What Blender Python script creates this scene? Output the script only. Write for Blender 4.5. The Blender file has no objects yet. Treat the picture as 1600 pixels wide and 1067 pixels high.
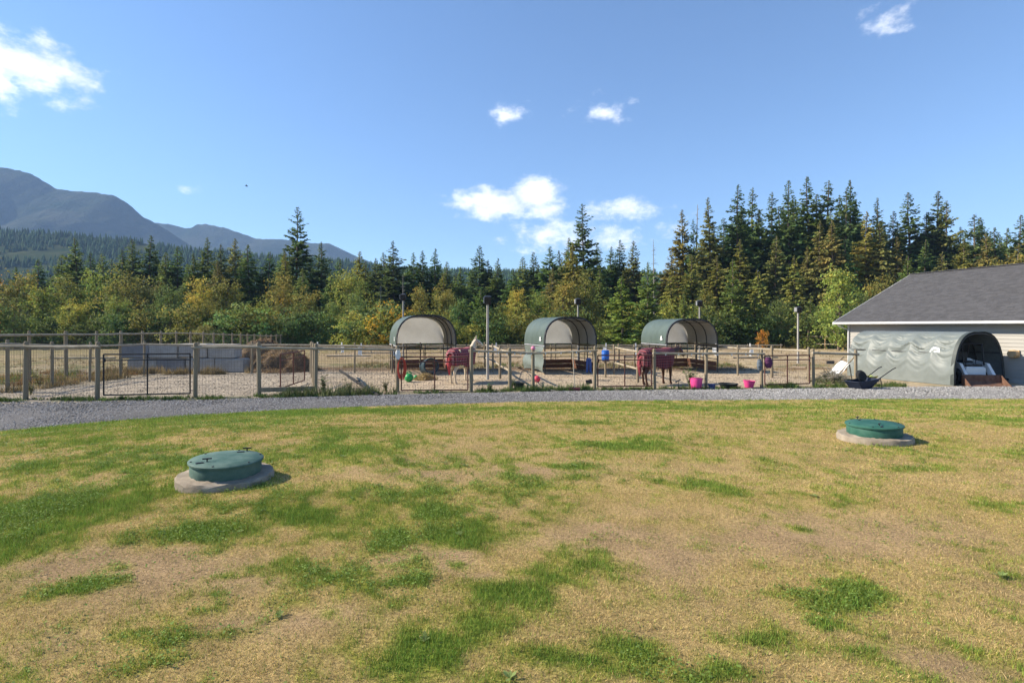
import bpy, math, random
import numpy as np
from mathutils import Vector, Matrix
R = math.radians
random.seed(7)
scene = bpy.context.scene
C = scene.collection
FPX, YH, CAMZ = 822.2, 510.0, 2.4          # focal length in photo pixels, horizon row, eye height over the paddock

# ------------------------------------------------------------------ camera, sky, sun
cd = bpy.data.cameras.new('camera'); cam = bpy.data.objects.new('camera', cd); C.objects.link(cam)
cam.location = (0, 0, CAMZ); cam.rotation_euler = (R(90), 0, 0)
cd.lens = 18.5; cd.sensor_width = 36; cd.shift_y = -(533.5 - YH) / 1600
cd.clip_start = 0.05; cd.clip_end = 20000
scene.camera = cam
SUN_EL, SUN_AZ = 35.0, 95.0               # azimuth: degrees from straight behind the camera towards the left
sdir = Vector((-math.sin(R(SUN_AZ)) * math.cos(R(SUN_EL)), -math.cos(R(SUN_AZ)) * math.cos(R(SUN_EL)), math.sin(R(SUN_EL))))
sl = bpy.data.lights.new('sun', 'SUN'); sun = bpy.data.objects.new('sun', sl); C.objects.link(sun)
sl.energy = 5.0; sl.angle = R(0.5); sl.color = (1.0, 0.90, 0.74)
sun.rotation_euler = sdir.to_track_quat('Z', 'Y').to_euler()
world = bpy.data.worlds.new('World'); scene.world = world; world.use_nodes = True
wn = world.node_tree.nodes; wl = world.node_tree.links
wn.clear()
wout = wn.new('ShaderNodeOutputWorld'); bg = wn.new('ShaderNodeBackground'); sky = wn.new('ShaderNodeTexSky')
sky.sky_type = 'NISHITA'; sky.sun_disc = False; sky.sun_elevation = R(SUN_EL)
sky.sun_rotation = math.atan2(sdir.x, sdir.y)
sky.altitude = 0; sky.air_density = 1.0; sky.dust_density = 0.0; sky.ozone_density = 5.5
bg.inputs[1].default_value = 0.10
wl.new(bg.outputs[0], wout.inputs[0])

def cloud_nodes():
    tc = wn.new('ShaderNodeTexCoord')
    def vm(op, a, b=None):
        n = wn.new('ShaderNodeVectorMath'); n.operation = op
        wl.new(a, n.inputs[0])
        if b is not None:
            n.inputs[1].default_value = b
        return n
    def mth(op, a, b, clamp=False):
        n = wn.new('ShaderNodeMath'); n.operation = op; n.use_clamp = clamp
        for i, v in enumerate((a, b)):
            if v is None: continue
            if isinstance(v, (int, float)): n.inputs[i].default_value = v
            else: wl.new(v, n.inputs[i])
        return n.outputs[0]
    d = tc.outputs['Generated']
    clouds = [  # photo column, row, half width, half height, strength
        (770, 318, 75, 26, 1.0), (838, 305, 46, 30, 1.15), (850, 330, 40, 24, .8), (868, 368, 80, 30, .72), (960, 374, 60, 26, .62),
        (965, 328, 52, 20, .72), (1015, 330, 36, 12, .38), (790, 177, 36, 16, .55), (945, 173, 46, 17, .48), (1388, 34, 42, 24, .5),
        (55, 105, 80, 50, .85), (-20, 85, 70, 70, .9), (115, 128, 45, 26, .6), (1040, 356, 55, 16, .36), (295, 294, 22, 8, .35)]
    tot = None
    for px, py, rx, ry, s in clouds:
        c = Vector(((px - 800) / FPX, 1.0, (YH - py) / FPX)); k = 1 / c.length; c.normalize()
        a = vm('SUBTRACT', d, tuple(c))
        b = vm('MULTIPLY', a.outputs[0], (FPX / (rx * k), FPX / (rx * k), FPX / (ry * k)))
        L = vm('LENGTH', b.outputs[0])
        e = mth('MULTIPLY', mth('SUBTRACT', 1.25, L.outputs['Value']), s)
        tot = e if tot is None else mth('SMOOTH_MAX' if False else 'MAXIMUM', tot, e)
    def noise(scale, detail, rough, off):
        m = wn.new('ShaderNodeMapping'); m.inputs['Scale'].default_value = (1, 1, 1.7); m.inputs['Location'].default_value = (off, off * .7, off * .3)
        n = wn.new('ShaderNodeTexNoise'); n.inputs['Scale'].default_value = scale; n.inputs['Detail'].default_value = detail; n.inputs['Roughness'].default_value = rough
        wl.new(d, m.inputs[0]); wl.new(m.outputs[0], n.inputs['Vector']); return n.outputs['Fac']
    n1 = noise(26, 9, .62, 2.3)
    dens = mth('ADD', tot, mth('MULTIPLY', mth('SUBTRACT', n1, .52), 2.1))
    mr = wn.new('ShaderNodeMapRange'); mr.interpolation_type = 'SMOOTHSTEP'
    mr.inputs[1].default_value = .08; mr.inputs[2].default_value = 1.05; mr.inputs[3].default_value = 0; mr.inputs[4].default_value = .96
    wl.new(dens, mr.inputs[0])
    cr = wn.new('ShaderNodeMapRange'); cr.inputs[1].default_value = .35; cr.inputs[2].default_value = .7; cr.inputs[3].default_value = .75; cr.inputs[4].default_value = 1.05
    wl.new(noise(17, 5, .55, 5.1), cr.inputs[0])
    col = wn.new('ShaderNodeVectorMath'); col.operation = 'SCALE'; col.inputs[0].default_value = (9.0, 9.0, 9.2); wl.new(cr.outputs[0], col.inputs['Scale'])
    mix = wn.new('ShaderNodeMix'); mix.data_type = 'RGBA'
    wl.new(mr.outputs[0], mix.inputs['Factor']); wl.new(sky.outputs[0], mix.inputs[6]); wl.new(col.outputs[0], mix.inputs[7])
    wl.new(mix.outputs[2], bg.inputs[0])
cloud_nodes()

scene.render.engine = 'CYCLES'
scene.view_settings.view_transform = 'Standard'; scene.view_settings.look = 'None'
scene.view_settings.exposure = 1.08; scene.view_settings.gamma = 1.0; scene.view_settings.use_curve_mapping = False
scene.cycles.use_denoising = True; scene.cycles.use_adaptive_sampling = True; scene.cycles.adaptive_threshold = .02
scene.cycles.max_bounces = 4; scene.cycles.diffuse_bounces = 2; scene.cycles.glossy_bounces = 2
scene.cycles.transmission_bounces = 3; scene.cycles.transparent_max_bounces = 6; scene.cycles.volume_bounces = 0

# ------------------------------------------------------------------ helpers
def vnoise(x, y, seed=0):
    xi = np.floor(x).astype(np.int64); yi = np.floor(y).astype(np.int64); xf = x - xi; yf = y - yi
    def h(a, b):
        n = (a * 374761393 + b * 668265263 + seed * 974711) & 0x7fffffff
        n = ((n ^ (n >> 13)) * 1274126177) & 0x7fffffff
        return ((n ^ (n >> 16)) & 0xffff) / 65535.0
    u = xf * xf * (3 - 2 * xf); v = yf * yf * (3 - 2 * yf)
    return (h(xi, yi) * (1 - u) + h(xi + 1, yi) * u) * (1 - v) + (h(xi, yi + 1) * (1 - u) + h(xi + 1, yi + 1) * u) * v
def fbm(x, y, sc, oct=4, seed=0):
    x = np.asarray(x, float) * sc; y = np.asarray(y, float) * sc; s = 0; a = .5; t = 0
    for o in range(oct):
        s = s + a * vnoise(x, y, seed + o * 17); t += a; a *= .5; x = x * 2.03 + 11.3; y = y * 2.03 + 5.7
    return s / t
def sstep(a, b, x):
    t = np.clip((np.asarray(x, float) - a) / (b - a), 0, 1); return t * t * (3 - 2 * t)

MATS = {}
def M(name, c1, c2=None, scale=6, rough=.8, bump=0, bscale=None, metal=0, trans=0, coord='Object', attr=None, objcol=False, detail=5, stretch=(1, 1, 1), spec=.3):
    if name in MATS: return MATS[name]
    m = bpy.data.materials.new(name); m.use_nodes = True; nt = m.node_tree; n = nt.nodes; l = nt.links
    p = n['Principled BSDF']; p.inputs['Roughness'].default_value = rough; p.inputs['Metallic'].default_value = metal
    p.inputs['Specular IOR Level'].default_value = spec
    tc = n.new('ShaderNodeTexCoord'); mp = n.new('ShaderNodeMapping'); mp.inputs['Scale'].default_value = stretch
    if coord == 'World':
        g = n.new('ShaderNodeNewGeometry'); l.new(g.outputs['Position'], mp.inputs[0])
    else: l.new(tc.outputs[coord], mp.inputs[0])
    nz = n.new('ShaderNodeTexNoise'); nz.inputs['Scale'].default_value = scale; nz.inputs['Detail'].default_value = detail; nz.inputs['Roughness'].default_value = .65
    l.new(mp.outputs[0], nz.inputs['Vector'])
    rp = n.new('ShaderNodeMapRange'); rp.inputs[1].default_value = .32; rp.inputs[2].default_value = .68
    l.new(nz.outputs['Fac'], rp.inputs[0])
    mx = n.new('ShaderNodeMix'); mx.data_type = 'RGBA'; mx.inputs[6].default_value = (*c1, 1); mx.inputs[7].default_value = (*(c2 or c1), 1)
    l.new(rp.outputs[0], mx.inputs['Factor']); col = mx.outputs[2]
    def mul(col, other):
        q = n.new('ShaderNodeMix'); q.data_type = 'RGBA'; q.blend_type = 'MULTIPLY'; q.inputs['Factor'].default_value = 1
        l.new(col, q.inputs[6]); l.new(other, q.inputs[7]); return q.outputs[2]
    if attr:
        a = n.new('ShaderNodeAttribute'); a.attribute_name = attr; col = mul(col, a.outputs['Color'])
    if objcol:
        o = n.new('ShaderNodeObjectInfo'); col = mul(col, o.outputs['Color'])
    l.new(col, p.inputs['Base Color'])
    if bump:
        b = n.new('ShaderNodeBump'); b.inputs['Strength'].default_value = 1.0; b.inputs['Distance'].default_value = bump
        nb = n.new('ShaderNodeTexNoise'); nb.inputs['Scale'].default_value = bscale or scale * 3; nb.inputs['Detail'].default_value = 6; nb.inputs['Roughness'].default_value = .7
        l.new(mp.outputs[0], nb.inputs['Vector']); l.new(nb.outputs['Fac'], b.inputs['Height']); l.new(b.outputs[0], p.inputs['Normal'])
    if trans:
        t = n.new('ShaderNodeBsdfTranslucent'); l.new(col, t.inputs[0]); s = n.new('ShaderNodeMixShader'); s.inputs[0].default_value = trans
        out = n['Material Output']; l.new(p.outputs[0], s.inputs[1]); l.new(t.outputs[0], s.inputs[2]); l.new(s.outputs[0], out.inputs[0])
    MATS[name] = m; return m

def link(name, me, mat=None, parent=None, loc=None):
    o = bpy.data.objects.new(name, me); C.objects.link(o)
    if mat is not None and not me.materials: me.materials.append(mat)
    if parent: o.parent = parent
    if loc is not None: o.location = loc
    return o
def tag(o, label=None, cat=None, group=None, kind=None):
    if label: o['label'] = label
    if cat: o['category'] = cat
    if group: o['group'] = group
    if kind: o['kind'] = kind
    return o
def thing(name, label, cat, loc=(0, 0, 0), rz=0, group=None):
    o = bpy.data.objects.new(name, None); C.objects.link(o); o.location = loc; o.rotation_euler = (0, 0, rz); o.empty_display_size = .2
    return tag(o, label, cat, group)
def copy_tree(o, parent=None):
    c = o.copy(); C.objects.link(c); c.parent = parent
    for ch in list(o.children): copy_tree(ch, c)
    return c
def npmesh(name, v, f, cols=None, smooth=False):
    """v (n,3), f (m,k) all faces the same size"""
    v = np.asarray(v, np.float32); f = np.asarray(f, np.int32); me = bpy.data.meshes.new(name)
    me.vertices.add(len(v)); me.vertices.foreach_set('co', v.ravel())
    k = f.shape[1]; me.loops.add(f.size); me.loops.foreach_set('vertex_index', f.ravel())
    me.polygons.add(len(f)); me.polygons.foreach_set('loop_start', np.arange(0, f.size, k, dtype=np.int32))
    if smooth: me.polygons.foreach_set('use_smooth', np.ones(len(f), bool))
    if cols is not None:
        a = me.attributes.new('col', 'FLOAT_COLOR', 'POINT'); c = np.ones((len(v), 4), np.float32); c[:, :3] = cols
        a.data.foreach_set('color', c.ravel())
    me.update(calc_edges=True); return me

class MB:
    def __init__(s): s.v = []; s.f = []
    def add(s, vs, fs):
        b = len(s.v); s.v += [tuple(p) for p in vs]; s.f += [tuple(i + b for i in q) for q in fs]; return s
    def box(s, c, size, rz=0, rx=0, ry=0, ch=0):
        hx, hy, hz = (t / 2 for t in size); m = Matrix.Rotation(rz, 3, 'Z') @ Matrix.Rotation(ry, 3, 'Y') @ Matrix.Rotation(rx, 3, 'X'); c = Vector(c)
        vs = []
        if ch <= 0:
            for z in (-hz, hz):
                for x, y in ((-hx, -hy), (hx, -hy), (hx, hy), (-hx, hy)): vs.append(c + m @ Vector((x, y, z)))
            return s.add(vs, [(3, 2, 1, 0), (4, 5, 6, 7), (0, 1, 5, 4), (1, 2, 6, 5), (2, 3, 7, 6), (3, 0, 4, 7)])
        rings = [(-hz, ch), (-hz + ch, 0), (hz - ch, 0), (hz, ch)]
        for z, k in rings:
            for x, y in ((-hx + k, -hy + k), (hx - k, -hy + k), (hx - k, hy - k), (-hx + k, hy - k)): vs.append(c + m @ Vector((x, y, z)))
        fs = [(3, 2, 1, 0), (12, 13, 14, 15)]
        for r in range(3):
            for i in range(4): j = (i + 1) % 4; fs.append((r * 4 + i, r * 4 + j, r * 4 + 4 + j, r * 4 + 4 + i))
        return s.add(vs, fs)
    def tube(s, pts, rad, n=6, cap=True):
        pts = [Vector(p) for p in pts]; k = len(pts); rad = rad if isinstance(rad, (list, tuple)) else [rad] * k; vs = []; fs = []
        up = None
        for i, p in enumerate(pts):
            d = (pts[min(i + 1, k - 1)] - pts[max(i - 1, 0)]).normalized()
            if up is None: up = Vector((0, 0, 1)) if abs(d.z) < .9 else Vector((1, 0, 0))
            a = d.cross(up); a = a.normalized() if a.length > 1e-6 else d.orthogonal().normalized()
            b = d.cross(a)
            for j in range(n):
                t = 2 * math.pi * j / n; vs.append(p + (a * math.cos(t) + b * math.sin(t)) * rad[i])
        for i in range(k - 1):
            for j in range(n): q = (j + 1) % n; fs.append((i * n + j, i * n + q, i * n + n + q, i * n + n + j))
        if cap: fs.append(tuple(range(n))); fs.append(tuple(range((k - 1) * n + n - 1, (k - 1) * n - 1, -1)))
        return s.add(vs, fs)
    def lathe(s, prof, n=24, c=(0, 0, 0), cap=True, mtx=None):
        vs = []; fs = []; c = Vector(c)
        for r, z in prof:
            for j in range(n):
                t = 2 * math.pi * j / n; q = Vector((r * math.cos(t), r * math.sin(t), z)); vs.append(c + (mtx @ q if mtx else q))
        for i in range(len(prof) - 1):
            for j in range(n): q = (j + 1) % n; fs.append((i * n + j, i * n + q, i * n + n + q, i * n + n + j))
        if cap: fs.append(tuple(range(n - 1, -1, -1))); fs.append(tuple(range((len(prof) - 1) * n, len(prof) * n)))
        return s.add(vs, fs)
    def grid(s, fn, nu, nv):
        vs = [fn(i / nu, j / nv) for j in range(nv + 1) for i in range(nu + 1)]
        fs = [(j * (nu + 1) + i, j * (nu + 1) + i + 1, (j + 1) * (nu + 1) + i + 1, (j + 1) * (nu + 1) + i) for j in range(nv) for i in range(nu)]
        return s.add(vs, fs)
    def build(s, name, mat, parent=None, loc=None, smooth=False):
        me = bpy.data.meshes.new(name); me.from_pydata(s.v, [], s.f); me.update()
        if smooth:
            me.polygons.foreach_set('use_smooth', [True] * len(me.polygons))
            try: me.set_sharp_from_angle(angle=R(40))
            except Exception: pass
        return link(name, me, mat, parent, loc)

def P(px, py, z=0.0):
    """a photo pixel on the level z -> (x, depth)"""
    D = FPX * (CAMZ - z) / (py - YH); return ((px - 800) / FPX * D, D)
def PX(px, D): return (px - 800) / FPX * D
def ZY(py, D): return CAMZ - (py - YH) / FPX * D

def gz(x, y):
    """height of the paddock and the land behind it"""
    x = np.asarray(x, float); y = np.asarray(y, float)
    z = -0.45 * sstep(31, 66, y) * sstep(120, 80, y) + 0.0 * x
    z = z + (fbm(x, y, .45, 3, 5) - .5) * .07 * sstep(21, 24, y) * sstep(90, 60, y)
    return z
EDGE_X = [-60, -30, -18, -14, -11.6, -10.3, -8.6, -6.4, -3.8, 0, 4.1, 10.4, 16.7, 40, 60]
EDGE_Y = [-30, -8, 4.5, 9.3, 11.96, 13.07, 14.1, 15.06, 15.8, 16.6, 16.9, 17.2, 17.3, 17.5, 17.5]
def edge(x): return np.interp(x, EDGE_X, EDGE_Y)
FAR_X = [-60, -25, -16, -10, -4, 2, 9, 21, 40, 60]
FAR_Y = [12, 15.4, 16.5, 17.0, 18.3, 19.3, 19.9, 21.2, 22.5, 23]
def far_edge(x): return np.interp(x, FAR_X, FAR_Y)
def lz(x, y):
    x = np.asarray(x, float); y = np.asarray(y, float)
    d = edge(x) - y
    z = .65 * sstep(-.6, 8.6, d) + (fbm(x, y, .5, 3, 3) - .5) * .10 * sstep(0, 2.5, d) + .02
    z = z + (fbm(x, y, 2.2, 2, 9) - .5) * .03 * sstep(0, 1, d)
    return np.where(d < 0, .02 + d * .12, z)
def PL(px, py):
    z = .6
    for _ in range(12):
        x, y = P(px, py, z); z = .5 * z + .5 * float(lz(x, y))
    return x, y, float(lz(x, y))

# ------------------------------------------------------------------ ground, drive, lawn
def axis(dense, far, steps):
    out = list(dense); a, b = dense[0], dense[-1]
    ext = np.geomspace(4, far, steps)
    return np.array([a - e for e in ext[::-1]] + out + [b + e for e in ext])
gx = axis(np.arange(-40, 40.01, .3), 2850, 14); gy = axis(np.arange(11, 80.01, .3), 2850, 14)
GX, GY = np.meshgrid(gx, gy); x = GX.ravel(); y = GY.ravel()
z = gz(x, y); z = np.where(y < edge(x) + .5, -.12, z)
n1 = fbm(x, y, .35, 4, 1); n2 = fbm(x, y, 1.1, 4, 2); n3 = fbm(x, y * 2.2, .16, 3, 4)
sand = np.array([.40, .32, .225]); grav = np.array([.30, .26, .205]); dirt = np.array([.14, .085, .045]); arena = np.array([.31, .235, .15]); dry = np.array([.24, .19, .095]); grn = np.array([.085, .11, .03]); forest = np.array([.05, .045, .025])
def mixc(a, b, t): return a * (1 - t[:, None]) + b * t[:, None]
col = np.tile(sand, (len(x), 1))
col = mixc(col, grav, sstep(-5, -10, x) * .85)
col = mixc(col, arena, sstep(29, 33, y + 3 * (n1 - .5)))
band = np.exp(-((y - 29.6 - 1.2 * (n1 - .5)) / 1.5) ** 2)
col = mixc(col, dirt, np.clip(band * 1.0, 0, 1) * sstep(-14, -10, x))
gb = np.exp(-((y - 32.5) / 2.0) ** 2) * sstep(.45, .6, n2)
col = mixc(col, grn, np.clip(gb, 0, 1) * .7)
col = mixc(col, dry, sstep(.5, .62, n3) * sstep(33, 36, y) * .7)
lf = sstep(-16.5, -19.5, x) * sstep(20, 22, y)
col = mixc(col, dry * 1.1, lf * .6); col = mixc(col, grn, lf * sstep(.52, .64, n2) * .5)
strip = np.exp(-((y - far_edge(x) - .55) / .45) ** 2)
col = mixc(col, grn, np.clip(strip, 0, 1) * sstep(.35, .55, n2) * .8)
tr = np.array([18.0, 24.0]); gd = (x > 13.0) & (y > 20)
col = mixc(col, np.array([.40, .32, .20]), gd * sstep(.4, .6, n1) * .8)
col = mixc(col, dry * .8, sstep(66, 72, y)); col = mixc(col, forest, sstep(78, 90, y))
col *= (.62 + .76 * fbm(x, y, 1.9, 4, 12))[:, None]
nx, ny = len(gx), len(gy)
idx = np.arange(nx * ny).reshape(ny, nx); f = np.stack([idx[:-1, :-1], idx[:-1, 1:], idx[1:, 1:], idx[1:, :-1]], -1).reshape(-1, 4)
gm = M('ground_soil', (.72, .72, .72), (1.25, 1.22, 1.18), scale=9, rough=.95, bump=.06, bscale=7, coord='World', attr='col', spec=.1)
tag(link('ground', npmesh('ground', np.c_[x, y, z], f, col, True), gm), kind='structure')

# gravel drive
ux = np.concatenate([np.arange(-40, 40.1, .25)]); vv = np.linspace(0, 1, 22)
U, V = np.meshgrid(ux, vv); dx = U.ravel(); t = V.ravel()
wob = (fbm(dx, dx * 0, .9, 3, 31) - .5) * .7; wob2 = (fbm(dx, dx * 0 + 9, 1.3, 3, 32) - .5) * .3
dy = (edge(dx) - .25 + wob2 * .3) * (1 - t) + (far_edge(dx) + wob) * t
dz = .012 + .05 * np.sin(t * math.pi) + (fbm(dx, dy, 1.2, 3, 33) - .5) * .03 * np.sin(t * math.pi) - .02 * (t > .97)
idx = np.arange(len(dx)).reshape(len(vv), len(ux)); f = np.stack([idx[:-1, :-1], idx[:-1, 1:], idx[1:, 1:], idx[1:, :-1]], -1).reshape(-1, 4)
dn = fbm(dx, dy, .8, 4, 35); warm = sstep(-2, 10, dx)[:, None]
dcol = (np.array([.135, .131, .130]) * (1 - warm) + np.array([.22, .21, .20]) * warm) * (.75 + .5 * dn)[:, None]
gvm = M('gravel', (.55, .55, .56), (1.35, 1.33, 1.3), scale=28, rough=.95, bump=.03, bscale=40, coord='World', attr='col', spec=.15)
tag(link('gravel_drive', npmesh('gravel_drive', np.c_[dx, dy, dz], f, dcol, True), gvm), kind='structure')

def stones(name, x, y, z, size, cols, mat, label, cat, seed=1, kind='stuff'):
    rng = np.random.default_rng(seed); n = len(x)
    base = np.array([[1, 0, 0], [0, 1, 0], [-1, 0, 0], [0, -1, 0], [0, 0, .7], [0, 0, -.5]])
    v = base[None] * rng.uniform(.6, 1.25, (n, 6, 1)) * size[:, None, None]
    a = rng.uniform(0, 6.28, n); ca, sa = np.cos(a)[:, None], np.sin(a)[:, None]
    vx = v[..., 0] * ca - v[..., 1] * sa + x[:, None]; vy = v[..., 0] * sa + v[..., 1] * ca + y[:, None]; vz = v[..., 2] + z[:, None]
    fb = np.array([[0, 1, 4], [1, 2, 4], [2, 3, 4], [3, 0, 4], [1, 0, 5], [2, 1, 5], [3, 2, 5], [0, 3, 5]])
    F = (fb[None] + (np.arange(n) * 6)[:, None, None]).reshape(-1, 3)
    return tag(link(name, npmesh(name, np.stack([vx, vy, vz], -1).reshape(-1, 3), F, np.repeat(cols, 6, 0)), mat), label, cat, kind=kind)
rng = np.random.default_rng(3)
n = 52000; sx = rng.uniform(-19, 22, n); st = rng.uniform(0.02, 1, n); sy = (edge(sx) - .15) * (1 - st) + (far_edge(sx) + .15) * st
sz = .012 + .05 * np.sin(st * math.pi); ss = rng.uniform(.012, .036, n); w_ = sstep(-2, 10, sx)[:, None]
sc_ = (np.array([.20, .194, .19]) * (1 - w_) + np.array([.29, .28, .265]) * w_) * rng.uniform(.3, 1.7, (n, 1))
stm = M('stone', (.85, .85, .85), (1.1, 1.1, 1.1), rough=.9, attr='col', coord='World', spec=.2)
stones('gravel_stones', sx, sy, sz, ss, sc_, stm, 'loose grey crushed stone lying over the gravel drive', 'gravel', 4)
n = 26000; sx = rng.uniform(-24, 15, n); sy = rng.uniform(17, 31, n); k = sy > far_edge(sx) + .2; sx, sy = sx[k], sy[k]; n = len(sx)
stones('paddock_pebbles', sx, sy, gz(sx, sy), rng.uniform(.012, .04, n), np.array([.24, .20, .155]) * rng.uniform(.3, 1.6, (n, 1)), stm, 'small stones and clods scattered over the sandy paddock', 'pebbles', 5)

# lawn : patches measured from the photograph, turned into places on the ground
GREEN = [(80, 790, 190, 50, .62), (20, 850, 110, 32, .6), (330, 838, 90, 24, .9), (470, 800, 58, 16, .9), (250, 722, 190, 34, .5), (560, 690, 140, 24, .35), (960, 693, 95, 10, .75),
         (1110, 757, 90, 20, .7), (760, 833, 95, 24, .85), (700, 795, 38, 12, .9), (620, 845, 42, 20, .8), (900, 880, 95, 28, .6), (800, 930, 85, 38, .85), (680, 1015, 88, 42, 1.1),
         (960, 1012, 66, 32, .8), (1180, 985, 86, 30, 1.0), (1325, 930, 72, 20, 1.15), (1280, 957, 30, 10, .9), (1090, 1048, 90, 20, 1.0), (140, 930, 68, 20, .9), (310, 985, 100, 25, .75),
         (520, 900, 120, 35, .5), (880, 1052, 110, 22, .9), (1215, 803, 20, 6, .9), (1270, 830, 18, 6, .7), (905, 728, 35, 6, .7), (1100, 720, 20, 6, .6), (1440, 735, 66, 8, .55),
         (1530, 653, 80, 10, .6), (1240, 636, 160, 7, .5), (600, 641, 240, 10, .6), (130, 690, 130, 14, .4), (300, 760, 120, 14, .5), (1580, 705, 40, 10, .5), (60, 735, 120, 14, .4),
         (640, 905, 50, 14, .6), (240, 1030, 60, 20, .5), (1540, 790, 50, 8, .4), (1340, 1000, 90, 12, .35), (180, 650, 200, 6, .4), (930, 660, 80, 6, .35)]
BARE = [(690, 873, 75, 14, 1.0), (770, 905, 60, 18, .8), (1350, 840, 210, 42, .75), (960, 835, 130, 20, .6), (160, 890, 190, 30, .75), (450, 985, 130, 24, .6), (1020, 1000, 60, 14, .4),
        (1500, 900, 140, 50, .5), (1050, 880, 90, 30, .5), (380, 915, 80, 20, .5), (60, 1000, 90, 40, .5), (1520, 1035, 120, 30, .6), (640, 740, 120, 16, .35), (820, 740, 90, 14, .4), (1000, 790, 200, 14, .35)]
def ell(lst):
    out = []
    for px, py, rx, ry, s in lst:
        x, y, z = PL(px, py); h = CAMZ - z
        out.append((x, y, rx * y / FPX, ry * y * y / (FPX * h), s))
    return out
GE, BE = ell(GREEN), ell([(a, b, c * 1.25, d * 1.3, e) for a, b, c, d, e in BARE])
def patches(x, y, L, seed):
    wx = x + (fbm(x, y, 1.6, 3, seed) - .5) * .55; wy = y + (fbm(x, y, 1.6, 3, seed + 50) - .5) * .55
    m = np.zeros_like(x)
    for cx, cy, rx, ry, s in L:
        e = np.sqrt(((wx - cx) / rx) ** 2 + ((wy - cy) / ry) ** 2)
        m = np.maximum(m, s * np.clip(1.25 - e, 0, 1))
    return m
def lawn_masks(x, y):
    g = patches(x, y, GE, 101) + (fbm(x, y, 1.5, 5, 60) - .5) * 1.0 + (fbm(x, y, 5.5, 3, 62) - .5) * 1.1 + (fbm(x, y, 15, 2, 63) - .5) * .8 + (fbm(x, y, .35, 3, 61) - .5) * .5 + .15
    g = g + .22 * sstep(1, -8, x) + .18 * sstep(7, 15, y)
    b = patches(x, y, BE, 151) + (fbm(x, y, 1.1, 5, 70) - .5) * 1.2 + .12 * sstep(12, 6, y)
    return sstep(-.06, 1.0, g), sstep(.12, .9, b) * (1 - sstep(.2, .7, g))
STRAW = np.array([.51, .375, .165]); THATCH = np.array([.45, .315, .18]); GRS = np.array([.175, .26, .042]); OLIVE = np.array([.36, .35, .075])
def lawn_col(g, b):
    c = mixc(np.tile(STRAW, (len(g), 1)), OLIVE, np.clip(g * 2, 0, 1)); c = mixc(c, GRS, np.clip(g * 2 - 1, 0, 1)); return mixc(c, THATCH, b)
lxs = np.concatenate([np.arange(-30, -14, .5), np.arange(-14, 20, .1), np.arange(20, 40.1, .5)]); lvs = np.concatenate([np.arange(0, 16.5, .1), np.arange(16.5, 30.1, .5)])
U, V = np.meshgrid(lxs, lvs); x = U.ravel(); y = edge(x) - V.ravel() + (fbm(x, x * 0, 1.8, 3, 80) - .5) * .35 * (V.ravel() < .6)
g, b = lawn_masks(x, y); c = lawn_col(g, b) * .8 * (.75 + .5 * fbm(x, y, 5, 3, 81))[:, None]
idx = np.arange(len(x)).reshape(len(lvs), len(lxs)); f = np.stack([idx[:-1, :-1], idx[1:, :-1], idx[1:, 1:], idx[:-1, 1:]], -1).reshape(-1, 4)
z = lz(x, y); z = np.where(V.ravel() == 0, -.03, z)
lm = M('lawn_soil', (.55, .55, .55), (1.3, 1.28, 1.2), scale=40, rough=1, bump=.02, bscale=70, coord='World', attr='col', spec=.05)
tag(link('lawn', npmesh('lawn', np.c_[x, y, z], f, c, True), lm), kind='structure')

grass_mat = M('grass_blade', (.85, .85, .85), (1.15, 1.15, 1.15), scale=3, rough=.75, trans=.3, coord='World', attr='col', spec=.2)
def blades(x, y, z, h, w, lean, cols, rng):
    n = len(x); a = rng.uniform(0, 6.283, n); la = rng.uniform(0, 6.283, n)
    bx, by = np.cos(a) * w, np.sin(a) * w; tx = np.cos(la) * h * lean; ty = np.sin(la) * h * lean; tz = h * np.sqrt(np.clip(1 - lean ** 2, .02, 1))
    v = np.empty((n, 3, 3)); v[:, 0] = np.c_[x - bx, y - by, z - .004]; v[:, 1] = np.c_[x + bx, y + by, z - .004]; v[:, 2] = np.c_[x + tx, y + ty, z + tz]
    return v.reshape(-1, 3), np.repeat(cols, 3, 0)
def scatter_lawn(n, y0, y1, hs, ws, seed):
    rng = np.random.default_rng(seed); y = np.sqrt(rng.uniform(y0 ** 2, y1 ** 2, n)); x = rng.uniform(-1.05, 1.05, n) * y * 1.02
    k = y < edge(x) - .02 + rng.uniform(-.12, .02, n); x, y = x[k], y[k]; n = len(x)
    g, b = lawn_masks(x, y); keep = rng.uniform(0, 1, n) < (1 - .5 * b); x, y, g, b = x[keep], y[keep], g[keep], b[keep]; n = len(x)
    isg = rng.uniform(0, 1, n) < (.10 + .82 * g)
    dry = STRAW * rng.uniform(.4, 1.5, (n, 1)) + rng.uniform(-.04, .04, (n, 1)) * np.array([1, .3, -.3])
    dry = dry * (1 - b[:, None] * .5) + THATCH * rng.uniform(.7, 1.6, (n, 1)) * b[:, None] * .5
    gr = (GRS * rng.uniform(.55, 1.4, (n, 1))) * (.35 + .65 * g[:, None]) + OLIVE * (.65 - .65 * g[:, None]); gr[:, 0] *= rng.uniform(.75, 1.3, n)
    cols = np.where(isg[:, None], gr, dry)
    h = np.clip(rng.lognormal(-.1, .35, n), .4, 2.4) * hs * np.where(isg, .9 + .55 * g, .75) * (1 - .35 * b); lean = np.where(isg, rng.uniform(.1, .75, n), rng.uniform(.7, .985, n))
    return blades(x, y, lz(x, y), h, ws * rng.uniform(.7, 1.3, n), lean, cols, rng)
V_, C_ = [], []
for a in ((420000, 1.9, 5.5, .027, .0021, 11), (340000, 5.5, 10, .029, .0036, 12), (330000, 10, 18.2, .032, .007, 13)):
    v, c = scatter_lawn(*a); V_.append(v); C_.append(c)
v = np.concatenate(V_); c = np.concatenate(C_)
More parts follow.
